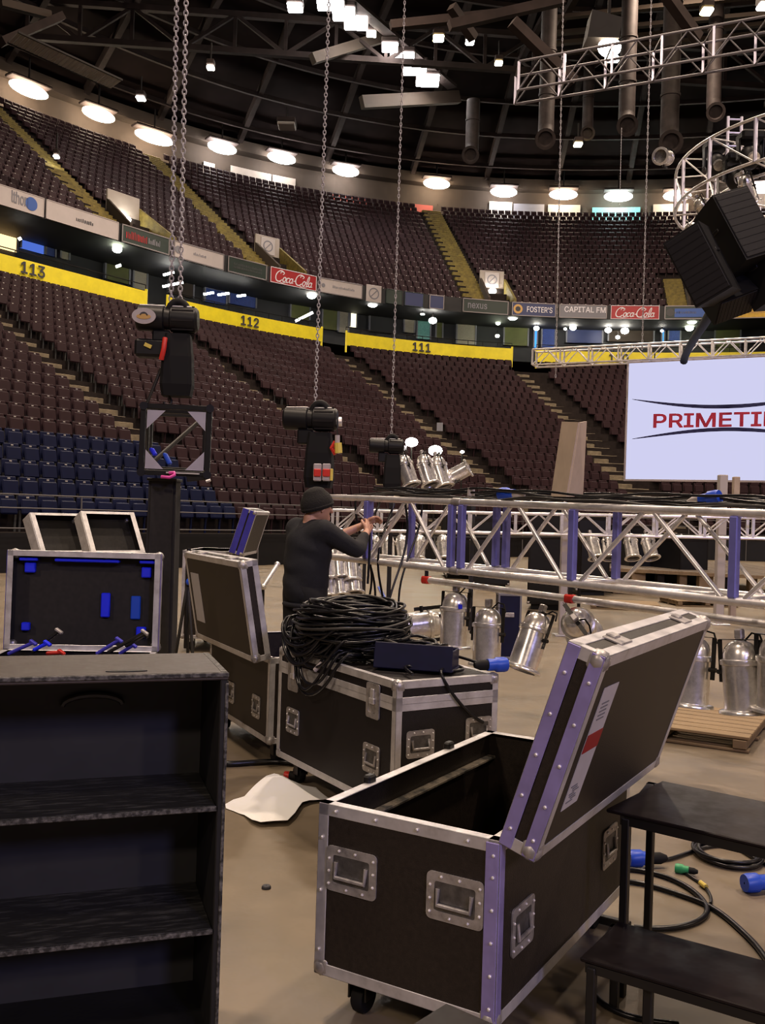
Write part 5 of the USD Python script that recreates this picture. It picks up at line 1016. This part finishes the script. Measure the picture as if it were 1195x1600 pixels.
for sx in (-1, 1): bx.part('end_panel', MB().box(on2(.29, .27, .83) + RZ(-.28) @ np.array([sx * .196, 0, 0]), (.01, .17, .10), RZ(-.28), .003), 'navybox')
for i, (pts, lb_) in enumerate([([on2(.16, .62, 1.0), on2(.06, .60, .92), on2(.02, .66, .85), on2(-.04, .72, .72)], 'cable end with a pale tip hanging over the left side of the case'), ([on2(.42, .2, .80), on2(.3, .06, .80), on2(.26, .0, .775), on2(.34, -.02, .66), on2(.5, -.02, .54)], 'black cable hanging down the right end of the case'), ([on2(.5, .3, .83), on2(.54, .16, .82), on2(.58, .05, .80), on2(.60, -.0, .80)], 'black cable leading to the blue plug at the case corner'), ([on2(.12, .05, .79), on2(.2, .2, .80), on2(.3, .12, .79), on2(.42, .08, .785), on2(.5, .2, .785)], 'black cable curling on the front of the case top')]):
    q = np.array(pts); tt = np.linspace(0, 1, 24); cs = CubicSpline(np.linspace(0, 1, len(q)), q); single('loose_cable', MB().tube(cs(tt), .008, 6), 'cable', lb_, 'cable', smooth=60)
single('cable_tip', MB().cyl(on2(-.025, .69, .755), on2(-.045, .725, .715), .013, n=8), 'white', 'white tip of the cable hanging over the left side of the case', 'plug')
plug(on2(.605, .02, .812), RZ(.56) @ np.array([1, -.25, 0]), 'bright blue power plug on the right corner of the closed case', s=1.0, tail='rubber')
for i, (a, b) in enumerate([((.40, .18, .80), (.34, .12, .80)), ((.30, .30, .93), (.25, .26, .92))]): pass

# ------------------------------------------------------------------ floor: white sheet, pallet, coil, plugs, bits
ol = [(115, 575), (180, 545), (270, 525), (380, 430), (450, 370), (510, 350), (580, 375), (640, 410), (740, 440), (850, 440), (960, 540), (800, 565), (740, 590), (680, 680), (620, 735), (400, 745), (330, 715), (270, 660), (180, 620), (120, 600)]
P2 = np.array([hit(330 + .1925 * x, 1140 + .1925 * y, .03)[:2] for x, y in ol]); pg = Polygon(P2).buffer(0).buffer(.02).buffer(-.02); mn, mx = P2.min(0), P2.max(0)
ms = trimesh.creation.extrude_polygon(pg, .002, engine='earcut').subdivide_to_size(.05); v = np.array(ms.vertices); cc = (mn + mx) / 2
v[:, 2] += .012 + .035 * np.exp(-(((v[:, 0] - cc[0] - .02) / .16) ** 2 + ((v[:, 1] - cc[1]) / .3) ** 2)) + .012 * np.sin(7 * (v[:, 0] - v[:, 1])); v[:, 2] = np.maximum(v[:, 2], .004); sh = MB().add(v, ms.faces); single('paper_sheet', sh, 'paper', 'curled bright white paper sheet lying on the floor', 'paper', smooth=30)
def pallet(c, yaw, L, W, nb, label, z=.11, name='wooden_pallet'):
    R = RZ(yaw); t = Thing(name, label, 'pallet', (*c, 0), R); bw = W / nb
    for i in range(nb): t.part('top_board', MB().box((0, -W / 2 + bw * (i + .5), z - .01), (L, bw * .86, .02), bev=.003), 'woodlight', local=True)
    for x in (-L / 2 + .06, 0, L / 2 - .06):
        t.part('bearer', MB().box((x, 0, z - .02 - .035), (.09, W, .06), bev=.004), 'wood', local=True)
    for y in (-W / 2 + .05, 0, W / 2 - .05): t.part('bottom_board', MB().box((0, y, .012), (L, .09, .018), bev=.003), 'wood', local=True)
pa, pb, pc = hit(1042, 1136, .11), hit(1170, 1153, .11), hit(1056, 1098, .11); yw = math.atan2(*(pb - pa)[1::-1]); d_ = unit((pb - pa)[:2]); n_ = np.array([-d_[1], d_[0]]); pallet(pb[:2] - d_ * .6 + n_ * .5, yw, 1.2, 1.0, 7, 'pale wooden pallet on the floor under the hanging lamps at the right')
def floor_cable(px, label, r=.009, mt='cable', name='floor_cable'):
    q = np.array([hit(x, y, r + .001) for x, y in px]); cs = CubicSpline(np.linspace(0, 1, len(q)), q); single(name, MB().tube(cs(np.linspace(0, 1, 14 * len(q))), r, 7), mt, label, 'cable', smooth=60)
cc = hit(1136, 1340, 0); t = Thing('cable_coil', 'neat coil of black cable on the floor under the taller table', 'cable', cc)
for i in range(6): a = np.linspace(0, 2 * PI, 41)[:-1]; rr_ = .128 + .009 * (i % 3) + rng.uniform(-.004, .004); t.part('cable_loop', MB().tube(np.stack([cc[0] + rr_ * np.cos(a) + rng.uniform(-.008, .008), cc[1] + 1.15 * rr_ * np.sin(a) + rng.uniform(-.008, .008), .009 + .012 * (i // 2) + .004 * np.sin(2 * a + i)], 1), .0085, 7, closed=True), 'cable', smooth=60)
t.part('tie', MB().box(cc + [.0, .158, .025], (.05, .05, .05), None, .012), 'white', label='white tie')
floor_cable([(1008, 1342), (1040, 1343), (1068, 1335), (1098, 1325), (1130, 1322)], 'black cable from the left blue plug to the coil')
floor_cable([(1160, 1330), (1180, 1342), (1200, 1352), (1230, 1362)], 'black cable leaving the coil to the right')
floor_cable([(972, 1358), (1010, 1362), (1050, 1374), (1085, 1394), (1104, 1418), (1095, 1436), (1062, 1448), (1020, 1451), (990, 1449)], 'black cable looping round under the table', .011)
floor_cable([(972, 1377), (1010, 1382), (1050, 1394), (1095, 1410), (1130, 1430), (1160, 1456), (1185, 1482), (1215, 1530)], 'black cable running diagonally to the right bottom', .011)
floor_cable([(1068, 1362), (1086, 1374), (1098, 1383), (1108, 1396), (1110, 1412)], 'thin dark cable with a green plug', .007)
floor_cable([(925, 1545), (945, 1570), (975, 1585), (1010, 1594), (1060, 1600)], 'black cable under the lower table', .010)
plug(hit(1001, 1341, .04), (-1, -.1, 0), 'blue power plug on the floor beside the tall table leg', s=1.0, tail='rubber'); plug(hit(1182, 1379, .04), (-1, -.2, 0), 'blue power plug on the floor at the right edge', s=1.05, tail='rubber')
plug(hit(1066, 1358, .02), (-1, .5, 0), 'green plug on the floor between the table legs', 'pluggreen', .55, 'rubber'); single('yellow_tape', MB().cyl(hit(1094, 1379, .014), hit(1103, 1386, .014), .011, n=10), 'plugyellow', 'yellow tape band on the thin cable', 'tape')
floor_cable([(352, 1193), (385, 1192), (430, 1190), (470, 1196)], 'black bar of cable sleeve on the floor behind the white sheet', .018)
single('floor_pipe', MB().cyl(hit(398, 1191, .02), hit(445, 1189, .02), .014, n=8), 'steelblack', 'short dark pipe on the floor below the closed case', 'pipe')
t = Thing('red_plug', 'red plug with a dark grey body beside the white sheet', 'plug', hit(452, 1212, 0)); t.part('red_end', MB().cyl(hit(445, 1211, .03), hit(453, 1212, .03), .024, n=12), 'redplastic', smooth=40); t.part('body', MB().cyl(hit(453, 1212, .03), hit(463, 1213, .03), .028, n=12), 'dark', smooth=40)
single('bottle_cap', MB().lathe([(.002, .012), (.016, .012), (.019, .008), (.02, 0)], 14, M4(t=hit(416, 1388, 0))), 'printdark', 'small dark cap lying alone on the bare floor', 'cap')
single('blue_tag', MB().bar(hit(592, 917, .02), hit(600, 933, .02), .06, .02), 'plugblue', 'blue strap lying on the floor behind the truss', 'strap')
# lamps and clamps sticking out of the open case with the blue foam
for i, (xa, ya, xb, yb, m_) in enumerate([(12, 1022, 52, 1004, 'blueedge'), (50, 1020, 92, 986, 'steelblack'), (52, 1016, 74, 1005, 'foamblue'), (72, 1021, 96, 1019, 'redplastic'), (150, 1022, 186, 1000, 'blueedge'), (168, 1020, 226, 988, 'steelblack'), (186, 1022, 208, 1008, 'blueedge'), (196, 1010, 226, 992, 'steelblack')]):
    Yq = 5.6 - .05 * (i % 3); t = Thing('clamp', f"{ {'blueedge': 'blue', 'foamblue': 'bright blue', 'redplastic': 'red', 'steelblack': 'black'}[m_]} clamp handle sticking out of the case with blue foam, {wd[i]} from the left", 'clamp', at(xa, ya, Yq)); a, b = at(xa, ya, Yq), at(xb, yb, Yq)
    t.part('arm', MB().bar(a, b, .028, .02, bev=.006), m_); t.part('jaw', MB().box(b, (.05, .03, .018), RY(.6), .005), 'dish' if i in (1, 5) else m_)
# thin stand legs between the cases
t = Thing('folding_stand', 'folded lighting stand between the blue-foam case and the leaning lid', 'stand', (*hit(290, 1020, 0)[:2], 0)); q = at(292, 950, 7.2)
for dx, dy in ((-.12, -.05), (.1, -.02), (.0, .15)): t.part('leg', MB().cyl((q[0] + dx, q[1] + dy, .02), (q[0], q[1], 1.0), .012, n=8), 'cablegrey', smooth=40)
t.part('pole', MB().cyl((q[0], q[1], .5), (q[0], q[1], 1.25), .016, n=8), 'steelblack', smooth=40); t.part('clamp_knob', MB().ball((q[0] + .02, q[1] - .03, 1.0), .03), 'plugblue', smooth=True)
p0_, p1_ = at(411, 917, 8.6), at(433, 882, 8.9); t = Thing('bright_tube', 'short bright metal tube left of the worker', 'tube', p0_); t.part('tube', MB().cyl(p0_, p1_, .02, n=10), 'alubright', smooth=40); t.part('joint', MB().ball(p0_, .03), 'chrome', smooth=True); t.part('joint', MB().ball(p1_, .03), 'chrome', smooth=True); t.part('foot', MB().cyl((p0_[0], p0_[1], 0), p0_, .015, n=8), 'steelblack')
coilc = at(425, 1000, 6.6); floor_cable([(400, 1006), (420, 992), (445, 992), (462, 1004)], 'pale grey hose arching on the floor behind the cases', .02, 'hosegrey')

# ------------------------------------------------------------------ other trusses: generic box truss
def box_truss(name, label, p0, p1, side, h, bay, r=.02, rd=.012, mt='alubright', mu='alubright', cat='truss', square=False):
    p0, p1, side = np.array(p0, float), np.array(p1, float), np.array(side, float); L = np.linalg.norm(p1 - p0); n = max(2, round(L / bay)); t = Thing(name, label, cat, (p0 + p1) / 2 - [0, 0, h / 2]); dn = np.array([0, 0, -h]); d = (p1 - p0) / L
    for o in (side * 0, side):
        for q in (dn * 0, dn): t.part('chord', MB().cyl(p0 + o + q, p1 + o + q, r, n=9), mt, smooth=40)
        for i in range(n + 1):
            a = p0 + (p1 - p0) * i / n + o; t.part('upright', MB().bar(a, a + dn, r * 1.7, r * 1.7, up=d), mu)
            if i < n: b = p0 + (p1 - p0) * (i + 1) / n + o; m_ = (a + b) / 2; t.part('diagonal', MB().cyl(a + dn, m_, rd, n=7), mt, smooth=40); t.part('diagonal', MB().cyl(m_, b + dn, rd, n=7), mt, smooth=40)
    for i in range(n + 1):
        a = p0 + (p1 - p0) * i / n
        for q in (dn * 0, dn): t.part('cross_tube', MB().cyl(a + q, a + side + q, rd, n=7), mt, smooth=40)
    return t
# second floor truss behind, its lamps and bar
q0, q1 = at(520, 797, 12.6), at(1330, 812, 12.0); box_truss('lighting_truss', 'second thinner silver truss lying behind the big one, seen through it', q0, q1, (.05, .32, 0), .26, .62, .021, .011)
r1_, r2_ = at(500, 842, 14.2), at(1320, 838, 14.0)
lb2 = Thing('lamp_bar', 'dark tube with a row of small silver lamps seen through the big truss', 'lamp bar', (r1_ + r2_) / 2); lb2.part('tube', MB().cyl(r1_, r2_, .025, n=8), 'dark')
for s_ in (0, .5, 1): q = r1_ + (r2_ - r1_) * s_; lb2.part('leg', MB().cyl((q[0], q[1], 0), q, .025, n=8), 'dark')
pos = ['first', 'second', 'third', 'fourth', 'fifth', 'sixth', 'seventh', 'eighth', 'ninth', 'tenth']
for i, px in enumerate((583, 606, 628, 655, 692, 925, 951, 985, 1012)): par(at(px, 848 if px < 800 else 846, 14.0), (-.05 + .1 * (i % 3), -.45, -.9), .4 * i, f'small silver lamp on the dark far bar, {pos[i]} from the left', sc=.92)
for i, (px, py) in enumerate(((513, 872), (530, 870), (548, 874), (514, 899), (532, 897), (552, 893))): par(at(px, py, 10.6), (.1, -.35, -.93), .5 * i, f"silver lamp behind the worker, {['upper', 'lower'][i // 3]} row, {pos[i % 3]} from the left", sc=.84)
g = MB().bar(at(500, 890, 10.75), at(575, 876, 10.9), .03, .05); single('lamp_rail', g, 'steelblack', 'black rail between two rows of silver lamps behind the worker', 'rail')
rk = Thing('lamp_rack', 'low black rack carrying the silver lamps behind the worker', 'rack', (*at(535, 890, 10.9)[:2], 0)); a_, b_ = at(503, 858, 10.9), at(570, 858, 10.9)
for p in (a_, b_): rk.part('post', MB().bar((p[0], p[1], 0), p, .04), 'steelblack')
rk.part('bar', MB().bar(a_, b_, .04), 'steelblack')
for i, (xa, ya, xb, yb) in enumerate(((632, 718, 642, 748), (664, 717, 672, 744), (685, 720, 693, 748))): d = at(xb, yb, 13.12) - at(xa, ya, 13.2); par(at(xa, ya + 8, 13.1), d, .3, f'shining silver lamp standing above the truss, {pos[i]} of the upright three', sc=1.06)
par(at(703, 746, 13.2), (.8, -.2, .45), .3, 'shining silver lamp above the truss tilted up to the right', sc=1.0)
a_, b_ = at(612, 766, 13.2), at(740, 768, 13.2); bs = Thing('lamp_stand', 'black bar stand carrying four shining lamps beyond the truss', 'stand', ((a_ + b_) / 2) * [1, 1, 0]); bs.part('bar', MB().bar(a_, b_, .06), 'steelblack')
for p in (a_, b_): bs.part('leg', MB().bar((p[0], p[1], 0), p, .06), 'steelblack')
# posts, crate, deck and pallets beyond the truss
def post(px, ytop, Y, w, label, mt='white'):
    p = at(px, ytop, Y); t = Thing('post', label, 'post', (p[0], p[1], 0)); t.part('shaft', MB().box((p[0], p[1], p[2] / 2 + .01), (w, w, p[2] - .02), None, .01), mt); t.part('foot', MB().box((p[0], p[1], .01), (w * 2.2, w * 2.2, .02), None, .004), 'alubright')
post(884, 788, 12.9, .10, 'white square post behind the middle of the big truss'); post(1129, 742, 15.0, .13, 'white square post under the lit screen')
post(1150, 745, 15.4, .10, 'tan post just right of the white post under the screen', 'card')
p = at(793, 968, 10.6); bxx = Thing('crate', 'tall navy blue crate standing behind the hanging lamps', 'crate', (p[0], p[1], 0)); bxx.part('body', MB().box((p[0], p[1], .37), (.24, .3, .72), None, .01), 'navybox')
for z in (.03, .72): bxx.part('edge_band', MB().box((p[0], p[1], z), (.25, .31, .03), None, .004), 'printgrey')
for sx in (-1, 1): bxx.part('corner_angle', MB().box((p[0] + sx * .118, p[1] - .15, .37), (.02, .012, .72), None, .002), 'printgrey')
bxx.part('handle', MB().box((p[0], p[1] - .155, .5), (.1, .012, .05), None, .004), 'dish')
dk = Thing('stage_deck', 'low tan stage deck on blocks beyond the truss at the right', 'stage', (*at(1080, 880, 17)[:2], 0)); f0, f1 = hit(886, 884, .55), hit(1320, 906, .55); dpt = np.array([.6, 7.0, 0]); nb = 9
for i in range(nb):
    a = f0 + (f1 - f0) * i / nb; b = f0 + (f1 - f0) * (i + 1) / nb - unit(f1 - f0) * .02; g = MB().add([a, b, b + dpt, a + dpt, a - [0, 0, .05], b - [0, 0, .05], b + dpt - [0, 0, .05], a + dpt - [0, 0, .05]], [[0, 1, 2, 3], [7, 6, 5, 4], [0, 4, 5, 1], [1, 5, 6, 2], [2, 6, 7, 3], [3, 7, 4, 0]]); dk.part('deck_panel', g, 'deckgrey')
dk.part('front_edge', MB().bar(f0 - [0, .03, .035], f1 - [0, .03, .035], .05, .07), 'woodlight')
for i in range(12):
    a = f0 + (f1 - f0) * (i + .4) / 12; dk.part('leg_block', MB().box((a[0], a[1] + .15, .25), (.16 if i % 3 else .3, .2, .5), None, .01), ('woodlight', 'dark', 'wood')[i % 3])
for i, (px, py) in enumerate(((975, 950), (1090, 945))): p = hit(px, py, 0); pallet((p[0], p[1]), -.2 + .3 * i, 1.2, .9, 6, ['flat pallet on the floor under the truss below the deck', 'flat pallet on the floor nearer the right edge below the deck'][i])
# dark gear beyond, with two lamps
for i, (px, Y, w, l, h, lb_) in enumerate([(855, 16.5, .6, .8, 1.75, 'tall black equipment case left of the cardboard sleeve'), (770, 21, .8, 1.2, 1.5, 'black equipment case left of the tall case, beyond the truss'), (720, 24, .7, 1.6, 1.9, 'black equipment case right of the shining lamps'), (930, 20, .7, 1.0, 1.6, 'black equipment case left of the lit screen'), (1010, 22, .7, 1.4, 1.35, 'black equipment case under the lit screen, left'), (1090, 21, .7, 1.2, 1.2, 'black equipment case under the lit screen, middle')]):
    p = at(px, 800, Y); c = Case('equipment_case', lb_, (p[0] - w / 2, p[1]), .1 * (i - 2), w, l, .1, h, .12, trim='dark', body_mat='black', castors=False); c.t.part('plinth', MB().box((w / 2, l / 2, .05), (w * .8, l * .8, .1)), 'black', local=True)
for px, py, Y, r, mt, lb_ in [(643, 691, 29, .2, 'globe', 'white lamp low on the stand right of the farthest hoist'), (680, 704, 29, .22, 'globegreen', 'yellowish lamp low on the stand above the shining lamps'), (722, 706, 30, .07, 'globe', 'tiny lamp low on the stand right of the yellowish one')]:
    c = at(px, py, Y); t = Thing('globe_lamp', lb_, 'lamp', c); t.part('globe', MB().ball(c, (r, r, r * .75)), mt, smooth=True); t.part('pole', MB().cyl((c[0], c[1], 0), c - [0, 0, r * .6], .03, n=6), 'dark')
single('notice', MB().box(at(627, 700, 29), (.32, .02, .16), None, .004), 'printgrey', 'grey notice left of the low white lamp', 'notice'); single('notice', MB().box(at(687, 667, 34), (.22, .02, .3), None, .004), 'printgrey', 'small pinkish notice at the foot of the tan stair', 'notice')

# ------------------------------------------------------------------ lit screen under its truss
A, Bq = at(832, 546, 20.0), at(1330, 520, 17.2); box_truss('screen_truss', 'slim silver truss over the lit screen, hung on thin chains', A, Bq, (.14, .32, 0), .32, .62, .02, .011)
SA, SB = at(983, 568, 19.25), None; sdir = unit(np.array([2.24, -1.2, 0])); SW, SH = 3.95, 2.32; sn = np.array([sdir[1], -sdir[0], 0]); SR = np.stack([sdir, [0, 0, 1], sn], 1)
sc = Thing('projection_screen', 'bright white screen with red PRIMETIME lettering between two dark blue curves', 'screen', SA + sdir * SW / 2)
sc.part('picture', MB().box(SA + sdir * SW / 2 - [0, 0, SH / 2], (SW, SH, .03), SR), 'screen')
for c, s_ in ((SA + sdir * SW / 2 + [0, 0, .02], (SW + .08, .04, .05)), (SA + sdir * SW / 2 - [0, 0, SH + .02], (SW + .08, .04, .05)), (SA - sdir * .02 - [0, 0, SH / 2], (.04, SH, .05)), (SA + sdir * (SW + .02) - [0, 0, SH / 2], (.04, SH, .05))): sc.part('frame', MB().box(c, s_, SR, .005), 'white' if True else 'dark')
def on_screen(px, py):
    d = at(px, py, 1.0) - EYEV; p = EYEV + d * (np.dot(SA - EYEV, sn) / np.dot(d, sn)); return np.array([np.dot(p - SA, sdir), p[2] - SA[2]])
SM = M4(SR, SA + sn * .018)
pc = on_screen(1133, 654); pl, pr_ = on_screen(1021, 655)[0], on_screen(1133, 655)[0]
g = MB().text('PRIMETIME', abs(on_screen(1045, 640)[1] - on_screen(1045, 668)[1]) * .74, SM @ M4(t=(pc[0], on_screen(1133, 666.5)[1], 0)), .006, True, .5, width=2 * (pr_ - pl)); sc.part('lettering', g, 'screenred')
for ys in ((624, 633.5, 635.5, 629), (686, 675.5, 671, 674)):
    k_ = np.array([on_screen(x, y) for x, y in zip((988, 1066, 1128, 1195), ys)]); x0 = k_[0, 0]; xc = pc[0]; cs = CubicSpline(k_[:, 0], k_[:, 1]); X = np.linspace(x0, xc, 30); Y = cs(X); X = np.r_[X, 2 * xc - X[::-1][1:]]; Y = np.r_[Y, Y[::-1][1:]]; th = .036 * np.sin(np.linspace(.06, PI - .06, len(X))) ** .8
    sc.part('curve', MB().poly(Polygon(np.vstack([np.c_[X, Y + th], np.c_[X, Y - th][::-1]])), .005, SM), 'screennavy')
for x in (.5, SW - .5): sc.part('hanger', MB().cyl(SA + sdir * x, SA + sdir * x + [0, 0, .3], .012, n=6), 'steelblack')
q = np.array([at(1122, 470, 12.6), at(1108, 492, 13.5), at(1094, 515, 15), at(1078, 540, 17), at(1068, 565, 18.2)]); cs = CubicSpline(np.linspace(0, 1, 5), q); single('cable_loom', MB().tube(cs(np.linspace(0, 1, 26)), .07, 9), 'rubber', 'thick black cable loom hanging from the loudspeakers to the screen truss', 'cable', smooth=60)

# ------------------------------------------------------------------ flown box truss, ring truss, loudspeakers
A, Bq = at(811, 96, 16.0), at(1290, 8, 14.0); box_truss('flown_truss', 'silver box truss flown high at the upper right', A, Bq, (.02, .55, 0), .48, .80, .022, .013, mt='dullalu', mu='pale_lilac_light')
rl = at(1068, 248, 15.0); RRr = 2.7; cx, cy, zt_, rh = rl[0] + RRr, rl[1], rl[2], .62; ring_ = Thing('ring_truss', 'circular silver truss flown at the right edge above the loudspeakers', 'truss', (cx, cy, zt_ - rh / 2))
AA = np.linspace(0, 2 * PI, 73)[:-1]
def rg(a, dr=0., dz=0.): return np.array([cx - (RRr + dr) * math.cos(a), cy - (RRr + dr) * math.sin(a), zt_ + dz])
for dr in (0, -.5):
    for dz in (0, -rh): ring_.part('chord', MB().tube([rg(a, dr, dz) for a in AA], .024, 8, closed=True), 'alubright', smooth=60)
for i in range(20):
    a, b = 2 * PI * i / 20, 2 * PI * (i + 1) / 20
    for dr in (0, -.5): ring_.part('upright', MB().cyl(rg(a, dr), rg(a, dr, -rh), .03 if dr == 0 else .02, n=8), 'pale_lilac_light', smooth=40); ring_.part('diagonal', MB().cyl(rg(a, dr), rg(b, dr, -rh), .013, n=7), 'alubright', smooth=40)
    for dz in (0, -rh): ring_.part('cross_tube', MB().cyl(rg(a, 0, dz), rg(a, -.5, dz), .013, n=7), 'alubright', smooth=40)
for i, a in enumerate((.06, .5, .95, 2 * PI - .45, 2 * PI - 1.0, 2 * PI - 1.5)): par(rg(a, -.25, -rh - .16), (.5 * math.cos(a), .5 * math.sin(a), -.85), a, f'silver lamp hung under the ring truss, {pos[i]} counting from its left end')
par(rg(0.02, .28, -.02), (-.55, -.75, -.2), .4, 'silver lamp facing the viewer at the left end of the ring truss')
for i, (px, py) in enumerate(((1118, 245), (1150, 265), (1172, 232))):
    c = at(px, py, 14.6 - .4 * i); t = Thing('moving_light', f'black moving light clamped in the ring truss, {pos[i]} from the left', 'lamp', c); t.part('base', MB().box(c + [0, 0, .16], (.34, .3, .14), None, .03), 'speaker'); t.part('head', MB().ball(c - [0, 0, .12], (.15, .15, .19), True), 'black', smooth=True); t.part('lens', MB().cyl(c - [0, .12, .16], c - [0, .17, .2], .08, n=14), 'chrome')
    for sx in (-1, 1): t.part('yoke_arm', MB().box(c + [sx * .17, 0, -.02], (.03, .12, .3), None, .01), 'black')
c = at(1147, 218, 14.3); t = Thing('ladder_frame', 'metal frame with lilac light in its colour, left part of the ring truss', 'frame', c)
for sx in (-.1, .1): t.part('side_tube', MB().cyl(c + [sx, 0, -.34], c + [sx, 0, .34], .025, n=8), 'pale_lilac_light', smooth=40)
for z in (-.3, -.1, .1, .3): t.part('rung', MB().cyl(c + [-.1, 0, z], c + [.1, 0, z], .015, n=7), 'pale_lilac_light')
def speaker(px, py, Y, axis, face, dims, label):
    c = at(px, py, Y); z = unit(axis); y = unit(np.array(face, float) - z * np.dot(face, z)); x = np.cross(y, z); R = np.stack([x, y, z], 1); w, d, h = dims; t = Thing('loudspeaker', label, 'loudspeaker', c, R)
    V = [(sx * w / 2 * (1 if sy > 0 else .78), sy * d / 2, sz * h / 2) for sx in (-1, 1) for sy in (-1, 1) for sz in (-1, 1)]; hm = trimesh.convex.convex_hull(np.array(V)); t.part('cabinet', hm, 'speaker', local=True)
    gr = t.part('grille', MB().box((0, d / 2 + .008, 0), (w * .92, .016, h * .94), None, .006), 'speakergrille', local=True); g = MB()
    for k_ in range(9): g.box((0, d / 2 + .018, h * (-.4 + .1 * k_)), (w * .9, .004, .008))
    t.part('grille_bars', g, 'black', parent=gr, local=True, kind='stuff')
    for sx in (-1, 1): t.part('carry_handle', MB().box((sx * w / 2 * .9, 0, h * .1), (.03, .14, .05), None, .01), 'black', local=True)
    t.part('fly_bracket', MB().box((0, -d * .2, h / 2 + .02), (w * .6, .06, .04), None, .008), 'dark', local=True); return t
speaker(1100, 415, 12.0, (-.42, .12, .86), (-.35, -.7, -.45), (.50, .52, .92), 'black loudspeaker cabinet, leftmost of the hanging cluster')
speaker(1148, 366, 12.3, (-.40, .18, .86), (.35, -.65, -.35), (.56, .55, .95), 'black loudspeaker cabinet, middle and highest of the hanging cluster')
speaker(1196, 428, 12.4, (-.35, .2, .9), (.5, -.6, -.3), (.5, .5, .8), 'black loudspeaker cabinet cut by the right edge')
speaker(1135, 462, 12.5, (.85, .1, .35), (-.2, -.5, -.85), (.42, .45, .55), 'small black loudspeaker cabinet, lowest of the hanging cluster')
for px, lb_ in ((1118, 'left'), (1160, 'right')):
    single('speaker_cable', MB().tube([at(px, 330, 12.6), at(px + 4, 300, 13.2), at(px + 3, 280, 13.6)], .02, 6), 'steelblack', f'{lb_} suspension strap between the loudspeakers and the ring truss', 'strap')
c = at(952, 74, 16.4); t = Thing('work_lamp', 'glaring lamp with a dark square hood on the flown truss', 'lamp', c)
t.part('lens', MB().ball(c, (.2, .12, .17), True), 'lampwarm', smooth=True); t.part('lens', MB().box(c + [.05, 0, -.2], (.25, .12, .1), None, .03), 'lampwarm'); t.part('hood', MB().add(np.array([(-.3, -.2, .12), (.24, -.2, .12), (.24, .3, .12), (-.3, .3, .12), (-.22, -.15, .62), (.3, -.15, .5), (.3, .25, .5), (-.22, .25, .62)]) + c + [-.1, .1, 0], [[3, 2, 1, 0], [4, 5, 6, 7], [0, 1, 5, 4], [1, 2, 6, 5], [2, 3, 7, 6], [3, 0, 4, 7]]), 'dark')
t.part('bracket', MB().cyl(c + [0, .1, .5], c + [0, .1, 1.4], .03, n=6), 'dark')
